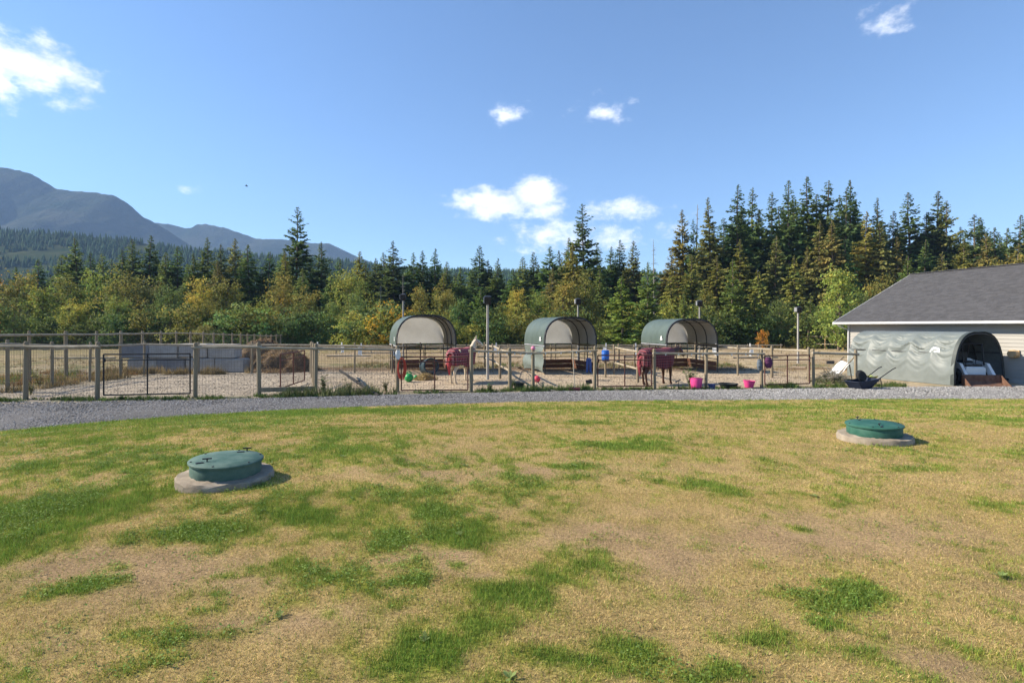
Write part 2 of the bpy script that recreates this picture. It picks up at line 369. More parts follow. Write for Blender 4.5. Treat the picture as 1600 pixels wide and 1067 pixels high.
tag(link('lawn_grass', npmesh('lawn_grass', v, np.arange(len(v)).reshape(-1, 3), c), grass_mat), 'short patchy lawn grass, half green and half dried to straw', 'grass', kind='stuff')
# clover and broad leaves in the green parts
def leaflets(n, y0, y1, r, seed):
    rng = np.random.default_rng(seed); y = np.sqrt(rng.uniform(y0 ** 2, y1 ** 2, n)); x = rng.uniform(-1.05, 1.05, n) * y
    g, b = lawn_masks(x, y); cl = sstep(.5, .62, fbm(x, y, 1.1, 3, 90) + .10 * sstep(0, -5, x))
    k = (rng.uniform(0, 1, n) < g * cl) & (y < edge(x) - .1); x, y = x[k], y[k]; n = len(x)
    z = lz(x, y) + rng.uniform(.012, .05, n); a = rng.uniform(0, 6.28, n); s = rng.uniform(.7, 1.4, n) * r; tl = rng.uniform(-.5, .5, (n, 2))
    v = np.empty((n, 4, 3))
    for i, (px, py) in enumerate(((-1, 0), (0, -.8), (1, 0), (0, .8))):
        ox = (px * np.cos(a) - py * np.sin(a)) * s; oy = (px * np.sin(a) + py * np.cos(a)) * s
        v[:, i] = np.c_[x + ox, y + oy, z + ox * tl[:, 0] + oy * tl[:, 1]]
    return v.reshape(-1, 3), np.repeat(np.array([.16, .235, .05]) * rng.uniform(.6, 1.4, (n, 1)), 4, 0)
v1, c1 = leaflets(120000, 2.2, 7, .0075, 21); v2, c2 = leaflets(70000, 7, 14, .013, 22)
rngw = np.random.default_rng(77); RV, RC = [], []
for i in range(110):      # flat broad-leaved rosettes
    yy_ = math.sqrt(rngw.uniform(2.4 ** 2, 9 ** 2)); xx_ = rngw.uniform(-.95, .95) * yy_
    if lawn_masks(np.array([xx_]), np.array([yy_]))[0][0] < .3: continue
    nl_ = rngw.integers(8, 15); rr_ = rngw.uniform(.02, .05); cc_ = np.array([.17, .22, .07]) * rngw.uniform(.8, 1.35)
    a = rngw.uniform(0, 6.28, nl_); L_ = rr_ * rngw.uniform(.6, 1.2, nl_); zz_ = float(lz(xx_, yy_)) + .012; vq = np.empty((nl_, 4, 3)); up_ = rngw.uniform(.1, .6, nl_)
    for j, (p_, q_) in enumerate(((0, 0), (.55, -.26), (1, 0), (.55, .26))): vq[:, j] = np.c_[xx_ + (np.cos(a) * p_ - np.sin(a) * q_) * L_, yy_ + (np.sin(a) * p_ + np.cos(a) * q_) * L_, zz_ + L_ * p_ * up_]
    RV.append(vq.reshape(-1, 3)); RC.append(np.repeat(cc_ * rngw.uniform(.75, 1.25, (nl_, 1)), 4, 0))
v = np.concatenate([v1, v2] + RV); c = np.concatenate([c1, c2] + RC)
tag(link('clover', npmesh('clover', v, np.arange(len(v)).reshape(-1, 4), c), grass_mat), 'low clover leaves growing in the green patches of the lawn', 'clover', kind='stuff')
# dry and green tufts in the paddock
def tufts(name, label, cat, areas, seed):
    rng = np.random.default_rng(seed); VV, CC = [], []
    for x0, x1, y0, y1, n, h, colr, nb in areas:
        cx = rng.uniform(x0, x1, n); cy = rng.uniform(y0, y1, n) if not callable(y0) else y0(cx) + rng.uniform(-1, 1, n) * y1
        k = fbm(cx, cy, 1.2, 3, seed) > .47; cx, cy = cx[k], cy[k]; m = len(cx)
        hh = np.repeat(h * rng.uniform(.5, 1.3, m), nb); bx = np.repeat(cx, nb) + rng.normal(0, h * .22, m * nb); by = np.repeat(cy, nb) + rng.normal(0, h * .22, m * nb)
        cols = np.repeat(np.array(colr) * rng.uniform(.6, 1.4, (m, 1)), nb, 0) * rng.uniform(.7, 1.3, (m * nb, 1))
        zz = np.where(by < far_edge(bx) + .1, .02, gz(bx, by))
        v, c = blades(bx, by, zz, hh * rng.uniform(.5, 1.1, m * nb), np.full(m * nb, .009 + .012 * h), rng.uniform(.05, .7, m * nb), cols, rng); VV.append(v); CC.append(c)
    v = np.concatenate(VV); return tag(link(name, npmesh(name, v, np.arange(len(v)).reshape(-1, 3), np.concatenate(CC)), grass_mat), label, cat, kind='stuff')
DRYC, GRC, ORC = (.27, .205, .10), (.10, .15, .04), (.29, .175, .07)
tufts('dry_weeds', 'dry orange and straw coloured weeds along the paddock fences', 'weeds', [
    (-24, -18.3, 21, 27, 420, .3, ORC, 14), (-20.5, -13.5, 26.3, 27.2, 320, .42, DRYC, 14), (-19.5, -18, 19, 26, 300, .35, DRYC, 14), (-36, -20, 27, 55, 1500, .16, DRYC, 8),
    (-10, 14, 30, 35, 1300, .22, DRYC, 9), (-30, 38, 36, 66, 2500, .18, DRYC, 7), (-34, 40, 66, 74, 2600, .7, DRYC, 8), (13, 40, 24, 34, 700, .2, DRYC, 9)], 41)
tufts('green_weeds', 'low green weeds along the edge of the gravel drive', 'weeds', [
    (-18, 16, lambda q: far_edge(q) + .45, .35, 900, .16, GRC, 16), (-8, -4, lambda q: far_edge(q) + .7, .4, 110, .4, (.13, .15, .06), 18), (-2, 3, lambda q: far_edge(q) + .5, .3, 120, .28, GRC, 18),
    (-10, 14, 30.5, 33, 500, .2, GRC, 10), (-24, -18.5, 21.5, 27, 160, .4, (.13, .17, .04), 14), (10, 16, lambda q: far_edge(q) + .6, .5, 200, .22, (.15, .19, .05), 16), (-30, 40, 68, 75, 1500, .8, GRC, 8)], 42)
# ------------------------------------------------------------------ mountains and wooded foothill
def ridge(name, prof, D, front, back, seed, mat, amp):
    """crest from photo outline at distance D, slopes falling towards and away from the viewer"""
    pxs = np.array([p[0] for p in prof], float); pys = np.array([p[1] for p in prof], float)
    us = np.linspace(pxs[0], pxs[-1], 220); vs = np.concatenate([np.linspace(-1, 0, 60), np.linspace(.08, 1, 10)])
    U, V = np.meshgrid(us, vs); u = U.ravel(); v = V.ravel()
    H = CAMZ + (YH - np.interp(u, pxs, pys)) / FPX * D
    dist = D + np.where(v < 0, v * front, v * back); x = (u - 800) / FPX * D; y = dist
    s = 1 - np.abs(v); gully = fbm(x + y * .35, y * .6, 1 / 260., 5, seed) - .5
    z = H * np.where(v < 0, s ** 1.15, s) + gully * amp * np.minimum(1, np.abs(v) * 5) * np.minimum(1, s * 4)
    z = z + (fbm(x, y * .3, 1 / 14., 3, seed + 4) - .5) * 7 * np.minimum(1, s * 8)
    z = np.where(s < .02, -3, z)
    n = len(us); idx = np.arange(len(u)).reshape(len(vs), n); f = np.stack([idx[:-1, :-1], idx[:-1, 1:], idx[1:, 1:], idx[1:, :-1]], -1).reshape(-1, 4)
    return tag(link(name, npmesh(name, np.c_[x, y, z], f, None, True), mat), kind='structure')
mm = M('mountain_forest', (.020, .040, .026), (.085, .088, .065), scale=.008, rough=1, bump=30, bscale=.03, coord='World', detail=9, spec=0)
ridge('mountain', [(-330, 290), (-150, 258), (-40, 254), (10, 263), (45, 270), (90, 296), (115, 299), (140, 300), (180, 306), (205, 322), (225, 340), (245, 350), (300, 385), (400, 430), (520, 505)], 1900, 900, 500, 3, mm, 150)
ridge('far_mountain', [(130, 400), (200, 365), (238, 348), (262, 350), (290, 357), (299, 356), (308, 351), (320, 350), (350, 356), (380, 366), (400, 373), (440, 374), (490, 380), (515, 381), (530, 388), (555, 400), (620, 425), (760, 470)], 2500, 700, 300, 13, mm, 120)
HP = [(-350, 345), (-60, 357), (60, 366), (110, 369), (200, 377), (300, 392), (400, 402), (540, 411), (640, 424), (800, 428), (900, 424), (960, 426), (1050, 433), (1150, 440), (1400, 450), (1700, 450)]
hm = M('foothill_floor', (.025, .045, .02), (.07, .075, .035), scale=.03, rough=1, coord='World', spec=0)
ridge('wooded_hill', HP, 760, 420, 200, 23, hm, 25)
rng = np.random.default_rng(8)
n = 13000; upx = rng.uniform(-60, 1200, n); v = -rng.uniform(0, 1, n) ** 1.3 * .75
Hc = CAMZ + (YH - np.interp(upx, [p[0] for p in HP], [p[1] for p in HP])) / FPX * 760; hx = (upx - 800) / FPX * 760; hy = 760 + v * 420; hz = Hc * (1 - np.abs(v)) ** 1.15
k = fbm(hx, hy, .012, 3, 77) > np.where(upx < 250, .40, .25); hx, hy, hz, Hc = hx[k], hy[k], hz[k], Hc[k]; n = len(hx)
hz = hz + (fbm(hx + hy * .35, hy * .6, 1 / 260., 5, 23) - .5) * 25 * np.minimum(1, (760 - hy) / 420 * 5) - 1.5
th = rng.uniform(6, 12, n); tr_ = th * rng.uniform(.14, .24, n); VV = []; FF = []; m = 6
ang = np.arange(m) / m * 6.283
vv = np.empty((n, m * 2 + 1, 3))
for j in range(m):
    jr = rng.uniform(.6, 1.25, n)
    vv[:, j] = np.c_[hx + np.cos(ang[j]) * tr_ * jr, hy + np.sin(ang[j]) * tr_ * jr, hz + th * rng.uniform(.0, .12, n)]
    vv[:, m + j] = np.c_[hx + np.cos(ang[j] + .5) * tr_ * .55 * jr, hy + np.sin(ang[j] + .5) * tr_ * .55 * jr, hz + th * rng.uniform(.42, .55, n)]
vv[:, 2 * m] = np.c_[hx, hy, hz + th]
fb = []
for j in range(m): q = (j + 1) % m; fb += [[j, q, m + j], [q, m + q, m + j], [m + j, m + q, 2 * m]]
FF = (np.array(fb)[None] + (np.arange(n) * (2 * m + 1))[:, None, None]).reshape(-1, 3)
fc = np.array([.035, .065, .028]) * rng.uniform(.6, 1.5, (n, 1))
fmat = M('far_conifers', (.7, .7, .7), (1.3, 1.3, 1.3), scale=.4, rough=.95, coord='World', attr='col', spec=.05)
tag(link('hillside_forest', npmesh('hillside_forest', vv.reshape(-1, 3), FF, np.repeat(fc, 2 * m + 1, 0)), fmat), 'dense young conifer forest covering the low hill below the mountain', 'forest', kind='stuff')

# ------------------------------------------------------------------ trees
leaf_mat = M('foliage', (.8, .8, .8), (1.2, 1.2, 1.2), scale=.6, rough=.7, trans=.38, attr='col', objcol=True, spec=.15)
bark = M('bark', (.09, .065, .045), (.20, .16, .12), scale=3, rough=.95, bump=.04, bscale=8, stretch=(1, 1, .25))
grey_bark = M('dead_wood', (.22, .20, .18), (.36, .33, .30), scale=3, rough=.9, stretch=(1, 1, .25))
def cards(pos, d, nrm, ln, wd, cols):
    """leaf-shaped kites: base at pos, pointing along d, width across d x nrm"""
    s = np.cross(d, nrm); s /= np.linalg.norm(s, axis=1)[:, None] + 1e-9
    v = np.empty((len(pos), 4, 3)); v[:, 0] = pos; v[:, 1] = pos + d * ln[:, None] * .45 + s * wd[:, None]; v[:, 2] = pos + d * ln[:, None]; v[:, 3] = pos + d * ln[:, None] * .45 - s * wd[:, None]
    return v.reshape(-1, 3), np.repeat(cols, 4, 0)
def unit(v): return v / (np.linalg.norm(v, axis=1)[:, None] + 1e-9)
def tree_pair(name, trunk, v, c, tm):
    f = np.arange(len(v)).reshape(-1, 4); e = thing(name, '', 'tree')
    trunk.build('trunk', tm, e); link('crown', npmesh('crown', v, f, c), leaf_mat, e); return e
def conifer(name, seed, h=20., r=3.2, base=.06, nb=210, droop=.35, gaps=0., fine=1., pw=.8, hang=.2, tipcol=1.25):
    rng = np.random.default_rng(seed); VV, CC = [], []; mb = MB()
    ls = [(math.sin(i * 1.3 + seed) * .08, math.cos(i * 1.7 + seed) * .08, h * i / 6) for i in range(7)]
    mb.tube(ls, [h * .013 * (1 - i / 6.4) + .02 for i in range(7)], 7)
    sect = rng.uniform(.62, 1.15, (14, 8))
    for i in range(nb):
        t = base + (1 - base) * ((i + rng.uniform()) / nb) ** 1.05
        if gaps and vnoise(np.array([t * 9]), np.array([seed * 3.1]), seed)[0] < gaps and .25 < t < .82: continue
        az = rng.uniform(0, 6.283); k = sect[min(13, int(t * 14)), int(az / 6.2832 * 8) % 8]
        L = r * ((1 - t) ** pw) * (1 if t > base + .1 else .75) * rng.uniform(.5, 1.12) * k * (1 + .10 * math.sin(t * h * 3.1 + seed)) + .06
        ns = max(5, int((5 + L * 8) * fine)); s = np.sort(rng.uniform(.08, 1, ns)) ** .8
        dirh = np.array([math.cos(az), math.sin(az), 0]); side = np.array([-math.sin(az), math.cos(az), 0])
        up = .55 * t - .12 + rng.normal(0, .08)
        zz = t * h + L * (up * s - droop * (1 - t * .6) * s ** 2 + .12 * s ** 4)
        pos = dirh[None] * (s * L)[:, None]; pos[:, 2] = zz
        sg = rng.choice([-1, 1], ns)
        d = unit(dirh[None] * rng.uniform(.3, 1, (ns, 1)) + side[None] * (sg * rng.uniform(.2, 1.1, ns))[:, None] + np.c_[np.zeros(ns), np.zeros(ns), rng.normal(-hang, .25, ns)])
        nr = unit(np.c_[rng.normal(0, .5, ns), rng.normal(0, .5, ns), np.ones(ns)])
        ln = (.34 + .28 * L * (1.1 - s * .7) * .5) * rng.uniform(.7, 1.35, ns) * (.42 + .58 * min(1, (1 - t) * 3.2)); wd = ln * rng.uniform(.26, .46, ns)
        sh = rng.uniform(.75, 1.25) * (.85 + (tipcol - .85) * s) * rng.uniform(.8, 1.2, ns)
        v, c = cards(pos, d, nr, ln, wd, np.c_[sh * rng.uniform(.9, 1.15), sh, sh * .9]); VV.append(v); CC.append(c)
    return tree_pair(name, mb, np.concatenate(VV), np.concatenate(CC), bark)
def broadleaf(name, seed, h=12., w=8., lobes=15, nl=5200, size=.30, low=.12, spread=1.):
    rng = np.random.default_rng(seed); mb = MB(); VV, CC = [], []
    mb.tube([(0, 0, 0), (.1, 0, h * .2), (0, .15, h * .5), (.1, .1, h * .85)], [h * .018, h * .014, h * .009, .03], 7)
    cs = []
    for i in range(lobes):
        t = low + (1 - low) * (i + .5) / lobes; rad = w / 2 * math.sin(math.pi * min(1, (.18 + .82 * t)) ** 1.15) ** .7
        a = i * 2.4 + rng.uniform(-.5, .5); k = rng.uniform(.25, .85) * spread
        lr = w * rng.uniform(.16, .27); c = np.array([math.cos(a) * rad * k, math.sin(a) * rad * k, t * h * .9]); cs.append((c, lr))
        mb.tube([(0, 0, max(.1, c[2] * .55)), tuple(c * np.array([.5, .5, 1]) - np.array([0, 0, lr * .5])), tuple(c)], [h * .007, h * .005, .02], 5)
    per = nl // lobes
    for c, lr in cs:
        nc = 16; cd_ = unit(rng.normal(0, 1, (nc, 3))); cd_[:, 2] = cd_[:, 2] * .8 + .15; cp = c + cd_ * lr * rng.uniform(.5, 1.4, (nc, 1)); ct = rng.uniform(.72, 1.3, nc)
        q = rng.integers(0, nc, per); pos = cp[q] + rng.normal(0, lr * .21, (per, 3)) * np.array([1, 1, .7])
        out = unit(pos - c); d = unit(out * .4 + rng.normal(0, .7, (per, 3)) + np.array([0, 0, -.35])); nr = unit(out + rng.normal(0, .6, (per, 3)) + np.array([0, 0, .4]))
        ln = size * rng.uniform(.6, 1.4, per); wd = ln * rng.uniform(.28, .45, per)
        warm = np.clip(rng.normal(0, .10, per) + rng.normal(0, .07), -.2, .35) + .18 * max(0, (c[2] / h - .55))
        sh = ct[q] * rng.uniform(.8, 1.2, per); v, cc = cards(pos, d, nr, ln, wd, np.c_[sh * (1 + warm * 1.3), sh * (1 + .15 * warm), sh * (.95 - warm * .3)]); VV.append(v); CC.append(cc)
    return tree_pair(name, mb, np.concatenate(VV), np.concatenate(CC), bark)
def snag(name, seed, h=18.):
    rng = np.random.default_rng(seed); mb = MB(); e = thing(name, '', 'tree')
    mb.tube([(0, 0, 0), (.1, 0, h * .5), (.05, .1, h)], [.2, .12, .03], 6); mb.build('trunk', grey_bark, e)
    b = MB()
    for i in range(44):
        t = rng.uniform(.3, .98); a = rng.uniform(0, 6.28); L = (1.15 - t) * 2.2 * rng.uniform(.4, 1.1); z0 = t * h
        b.tube([(0, 0, z0), (math.cos(a) * L * .6, math.sin(a) * L * .6, z0 - .05), (math.cos(a) * L, math.sin(a) * L, z0 - .3 * L + .1)], [.035, .025, .012], 4)
    tag(b.build('branches', grey_bark, e), kind='stuff'); return e
PROTO = {
    'fir': [conifer('fir_tree', 1, r=5.2, nb=380, pw=.86), conifer('fir_tree', 2, r=4.9, droop=.45, nb=380, pw=.8), conifer('fir_tree', 3, r=5.6, base=.08, droop=.3, nb=370, pw=.95), conifer('fir_tree', 4, r=4.7, pw=.75, nb=380), conifer('fir_tree', 9, r=5.2, gaps=.14, nb=380, pw=.82), conifer('fir_tree', 31, r=4.4, droop=.2, gaps=.2, nb=360, pw=.7, hang=.35), conifer('fir_tree', 32, r=5.8, droop=.5, nb=380, pw=.9, hang=.4)],
    'cedar': [conifer('cedar_tree', 5, r=4.4, droop=.7, hang=.75, pw=.8, nb=310), conifer('cedar_tree', 6, r=4.0, droop=.8, hang=.8, pw=.72, nb=310), conifer('cedar_tree', 7, r=4.7, droop=.6, hang=.7, pw=.82, nb=310)],
    'young': [conifer('young_fir_tree', 8, h=12., r=3.6, base=.01, nb=210, droop=.15, hang=-.1, pw=.75, fine=.9), conifer('young_fir_tree', 18, h=12., r=3.3, base=.01, nb=220, droop=.12, hang=-.05, pw=.8, fine=.9)],
    'tall': [conifer('fir_tree', 10, h=22., r=4.6, base=.3, nb=190, gaps=.2, droop=.25, pw=.62, fine=1.3)],
    'leaf': [broadleaf('broadleaf_tree', 11), broadleaf('broadleaf_tree', 12, w=7, lobes=17), broadleaf('broadleaf_tree', 13, w=9, lobes=16), broadleaf('broadleaf_tree', 14, h=12, w=6.5, lobes=16)],
    'shrub': [broadleaf('shrub', 15, h=4, w=4.5, lobes=10, nl=2600, size=.2, low=.05), broadleaf('shrub', 16, h=4, w=4, lobes=11, nl=2600, size=.18, low=.03), broadleaf('shrub', 17, h=4, w=5, lobes=10, nl=2400, size=.2, low=.04)],
    'snag': [snag('dead_tree', 20), snag('dead_tree', 24)],
}
PH = {'fir': 20., 'cedar': 20., 'young': 12., 'tall': 22., 'leaf': 12., 'shrub': 4., 'snag': 18.}
USED = set()
TINT = {'dark': (.085, .122, .044), 'green': (.130, .178, .050), 'bright': (.16, .225, .055), 'olive': (.165, .165, .042), 'brown': (.155, .150, .050), 'yellow': (.27, .25, .05), 'gold': (.45, .31, .04), 'orange': (.42, .22, .04), 'yg': (.185, .215, .048), 'dgreen': (.100, .148, .045)}
LOOK = {('fir', 'dark'): 'dark green fir', ('fir', 'green'): 'mid green fir', ('fir', 'dgreen'): 'deep green fir', ('fir', 'olive'): 'olive tinged fir', ('fir', 'brown'): 'brown tinged fir', ('cedar', 'brown'): 'brown tinged drooping cedar', ('cedar', 'olive'): 'olive drooping cedar', ('cedar', 'green'): 'green drooping cedar',
        ('cedar', 'dgreen'): 'deep green drooping cedar', ('young', 'bright'): 'bright green bushy young fir', ('young', 'green'): 'green bushy young fir', ('leaf', 'yellow'): 'yellow autumn broadleaf tree', ('leaf', 'olive'): 'olive green broadleaf tree', ('leaf', 'yg'): 'yellow green broadleaf tree', ('leaf', 'green'): 'leafy green broadleaf tree',
        ('leaf', 'orange'): 'orange autumn broadleaf tree', ('leaf', 'brown'): 'rusty brown broadleaf tree', ('leaf', 'dgreen'): 'deep green broadleaf tree', ('shrub', 'dgreen'): 'deep green shrub', ('shrub', 'olive'): 'olive shrub', ('shrub', 'yg'): 'yellow green shrub', ('shrub', 'gold'): 'golden yellow shrub', ('shrub', 'green'): 'mid green shrub', ('shrub', 'orange'): 'small orange shrub',
        ('shrub', 'brown'): 'rusty brown shrub', ('snag', 'dark'): 'bare dead tree'}
TREES = []
def T(px, ytop, D, kind, tint, wf=1., label=None): TREES.append([px, ytop, D, kind, tint, wf, label])
# skyline firs, left to right
for px, yt, tint in [(-20, 405, 'dark'), (22, 418, 'green'), (60, 404, 'dgreen'), (95, 396, 'green'), (121, 371, 'green'), (143, 398, 'dark'), (166, 394, 'green'), (190, 389, 'dark'), (213, 374, 'dgreen'), (232, 365, 'dark'), (256, 391, 'green'), (276, 382, 'green'), (300, 397, 'dgreen'),
                     (323, 372, 'green'), (345, 385, 'dark'), (368, 376, 'brown'), (391, 384, 'green'), (417, 392, 'dgreen'), (440, 388, 'green'), (486, 398, 'dark'), (506, 379, 'dgreen'), (530, 404, 'green'), (561, 391, 'olive'), (583, 402, 'dark'), (603, 396, 'green'), (618, 377, 'dark'),
                     (645, 397, 'green'), (659, 390, 'dark'), (679, 389, 'dgreen'), (697, 407, 'green'), (722, 416, 'green'), (746, 384, 'dark'), (765, 404, 'dark'), (777, 402, 'green'), (800, 420, 'dgreen'), (816, 402, 'green'), (836, 394, 'dark'), (858, 383, 'dgreen'), (874, 390, 'dark'), (886, 374, 'brown'),
                     (931, 382, 'dark'), (952, 386, 'dgreen'), (966, 377, 'dark'), (990, 376, 'brown'), (1045, 392, 'brown')]:
    T(px, yt, 93 + (px * 7919 % 13), 'fir', tint)
for px, yt, tint, wf in [(1068, 326, 'olive', .85), (1090, 342, 'dark', .6), (1114, 306, 'brown', .9), (1148, 290, 'dark', 1), (1174, 292, 'dgreen', 1), (1209, 297, 'dark', 1), (1233, 284, 'dark', 1.1), (1266, 281, 'dgreen', 1.1), (1293, 277, 'dark', 1.2), (1314, 292, 'dark', .9), (1329, 284, 'dgreen', 1.1),
                         (1367, 307, 'dark', 1), (1390, 331, 'dark', 1), (1424, 304, 'dark', 1.1), (1460, 299, 'dark', 1.05), (1482, 310, 'brown', 1), (1517, 336, 'dark', 1.1), (1536, 342, 'dgreen', 1), (1560, 356, 'dark', 1.1), (1588, 335, 'dark', 1.2), (1620, 342, 'dgreen', 1.2)]:
    T(px, yt, 90 + (px * 31 % 9), 'fir', tint, wf)
for px, yt, tint in [(1100, 372, 'green'), (1130, 338, 'dark'), (1161, 322, 'dgreen'), (1190, 330, 'dark'), (1222, 318, 'dgreen'), (1250, 312, 'dark'), (1280, 306, 'dark'), (1304, 310, 'dgreen'), (1343, 312, 'dark'), (1378, 336, 'dgreen'), (1407, 345, 'dark'), (1441, 332, 'dgreen'), (1471, 340, 'dark'), (1500, 352, 'dgreen'), (1548, 362, 'dark'), (1574, 360, 'green'), (1604, 362, 'dark')]: T(px, yt, 97 + px % 5, 'fir', tint, 1.15)
T(459, 321, 90, 'tall', 'dark', .95, 'tallest fir on the left, ragged top standing alone above the trees')
T(912, 321, 90, 'tall', 'dark', 1.0, 'tall ragged fir with crooked top rising above the middle shelter')
for px, yt, D in [(629, 430, 84), (593, 440, 84), (1022, 375, 92), (1086, 318, 95)]: T(px, yt, D, 'snag', 'dark')
# cedars in the middle layer
for px, yt, D, tint in [(1160, 372, 84, 'olive'), (1210, 372, 84, 'brown'), (1278, 342, 84, 'brown'), (1302, 346, 83, 'brown'), (1350, 330, 84, 'olive'), (1380, 350, 83, 'brown'), (1240, 400, 80, 'olive'), (1185, 420, 79, 'olive'), (1120, 400, 82, 'olive'), (1500, 372, 83, 'olive'), (1546, 366, 82, 'brown'), (1592, 378, 80, 'brown'),
                        (1440, 372, 84, 'dgreen'), (1470, 392, 80, 'brown'), (862, 420, 83, 'brown'), (900, 378, 86, 'olive'), (1050, 425, 83, 'olive'), (570, 410, 84, 'olive'), (445, 395, 84, 'olive'), (470, 420, 82, 'green'), (340, 410, 86, 'brown'), (520, 425, 82, 'green'), (940, 420, 83, 'green'), (690, 428, 84, 'olive'), (1078, 400, 84, 'olive'), (1258, 385, 86, 'brown'), (1405, 372, 82, 'brown'), (1325, 372, 82, 'dgreen')]:
    T(px, yt, D, 'cedar', tint)
for px, yt, D, tint, wf in [(972, 432, 66, 'bright', 1.0), (1012, 412, 68, 'green', 1.0), (1142, 405, 70, 'green', .85), (1420, 402, 70, 'green', .9), (1265, 470, 70, 'green', .9), (748, 452, 72, 'green', .9), (1068, 458, 71, 'green', .8), (1180, 462, 70, 'green', .9)]: T(px, yt, D, 'young', tint, wf)
# broadleaf row
for px, yt, D, tint, wf in [(-42, 398, 66, 'orange', .8), (35, 428, 76, 'olive', 1), (66, 445, 72, 'yg', 1), (105, 436, 77, 'olive', 1), (150, 424, 78, 'yg', .9), (192, 424, 75, 'olive', .9), (235, 436, 77, 'brown', 1), (120, 470, 70, 'yellow', 1), (185, 462, 70, 'yg', 1), (268, 447, 70, 'dgreen', .85), (312, 440, 76, 'yellow', .8), (352, 432, 78, 'olive', .9), (330, 474, 70, 'olive', 1), (404, 474, 70, 'yg', .9), (440, 436, 76, 'olive', 1.0),
                            (484, 452, 74, 'olive', .9), (520, 470, 72, 'green', .9), (548, 420, 80, 'yg', .8), (560, 462, 73, 'green', .9), (655, 446, 76, 'olive', .8), (697, 452, 75, 'olive', .9), (715, 470, 72, 'dgreen', .9), (806, 450, 74, 'yellow', .85), (838, 458, 74, 'yg', .9), (880, 440, 76, 'olive', 1), (915, 430, 77, 'olive', .9), (780, 478, 72, 'olive', .9), (1040, 466, 74, 'yg', .7), (1100, 452, 76, 'olive', .9),
                            (1220, 470, 72, 'dgreen', .9), (1310, 416, 62, 'yg', .95), (1382, 430, 74, 'olive', .9), (1350, 460, 68, 'dgreen', .9), (1470, 440, 76, 'olive', 1), (1530, 420, 78, 'brown', 1), (1590, 400, 76, 'olive', 1.1)]:
    T(px, yt, D, 'leaf', tint, wf, 'broad maple with orange tinged top beside the left end of the roof' if px == 1310 else None)
T(612, 486, 67, 'shrub', 'gold', 1.1); T(590, 492, 66, 'shrub', 'yg', 1.0); T(640, 494, 69, 'shrub', 'gold', .9); T(1192, 518, 66, 'shrub', 'orange', .6); T(322, 505, 64, 'shrub', 'brown', .9)
for i in range(62):
    px = -20 + i * 22.2 + random.uniform(-7, 7)
    if 1330 < px: break
    T(px, random.uniform(478, 512), random.uniform(67, 73), 'shrub', random.choice(['dgreen', 'dgreen', 'olive', 'green', 'dgreen', 'yg']), random.uniform(.9, 1.4))
for i in range(11):   # the forest goes on past the picture
    T(1650 + i * 30, random.uniform(335, 385), random.uniform(84, 100), 'fir', random.choice(['dark', 'dgreen', 'green']), 1.2); T(1640 + i * 30, random.uniform(400, 440), random.uniform(76, 82), 'cedar', random.choice(['olive', 'green']), 1.2)
for i in range(6): T(-60 - i * 34, random.uniform(380, 405), random.uniform(90, 100), 'fir', random.choice(['dark', 'dgreen']), 1.2); T(-75 - i * 36, random.uniform(425, 445), 76, 'leaf', 'olive', 1.1)
for i in range(66):   # back rows that close the gaps
    px = -30 + i * 25.5 + random.uniform(-9, 9); yt = np.interp(px, [0, 120, 460, 700, 880, 1040, 1080, 1150, 1300, 1400, 1500, 1600], [425, 396, 402, 414, 404, 404, 366, 325, 312, 340, 345, 370]) + random.uniform(0, 24)
    T(px, yt, random.uniform(104, 122), 'fir', random.choice(['dark', 'dark', 'dgreen', 'green']), random.uniform(1., 1.25))
LAND = [(-45, 'the fence outside the left edge'), (110, 'the left end of the fence'), (290, 'the black wire gate'), (480, 'the manure pile'), (600, 'the open pen gate'), (720, 'the left shelter'), (815, 'the cream horse'), (935, 'the middle shelter'), (1000, 'the blue barrel'), (1120, 'the right shelter'), (1258, 'the rightmost light pole'), (1420, 'the left slope of the roof'), (1632, 'the long grey roof'), (9999, 'the right end of the roof')]
ORD = ['first', 'second', 'third', 'fourth', 'fifth', 'sixth', 'seventh', 'eighth', 'ninth', 'tenth', 'eleventh', 'twelfth']
buck = {}
for t in TREES:
    land = next(s for lim, s in LAND if t[0] < lim); row = 'back row ' if t[2] > 103 else ''
    buck.setdefault((row + LOOK.get((t[3], t[4]), 'tree'), land), []).append(t)
for (look, land), ts in buck.items():
    for i, t in enumerate(sorted(ts, key=lambda q: q[0])):
        if t[6] is None: t[6] = f'{look} behind {land}' + ('' if len(ts) == 1 else f', {ORD[i]} from left')
for i, (px, yt, D, kind, tint, wf, label) in enumerate(TREES):
    x = PX(px, D); zb = float(gz(x, D)) - .15; h = CAMZ + (YH - yt) / FPX * D - zb; s = h / PH[kind] * random.uniform(.98, 1.02)
    pr = PROTO[kind][(i * 7 + int(px)) % len(PROTO[kind])]
    if pr.name in USED: o = copy_tree(pr)
    else: o = pr; USED.add(pr.name)
    sw = s * wf if kind in ('leaf', 'shrub') else (s * .55 + (.62 if kind == 'fir' and px < 1060 else .5)) * wf * random.uniform(.9, 1.15)
    if kind == 'snag': sw = s
    o.location = (x, D, zb); o.scale = (sw, sw, s); o.rotation_euler = (random.uniform(-.03, .03), random.uniform(-.035, .035), random.uniform(0, 6.28))
    tag(o, label, 'shrub' if kind == 'shrub' else 'tree', 'trees and shrubs at the edge of the forest')
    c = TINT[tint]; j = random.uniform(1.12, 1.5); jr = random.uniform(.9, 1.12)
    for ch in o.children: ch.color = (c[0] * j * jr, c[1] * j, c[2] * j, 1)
for L_ in PROTO.values():
    for p in L_:
        if p.name not in USED:
            for ch in list(p.children): bpy.data.objects.remove(ch)
            bpy.data.objects.remove(p)

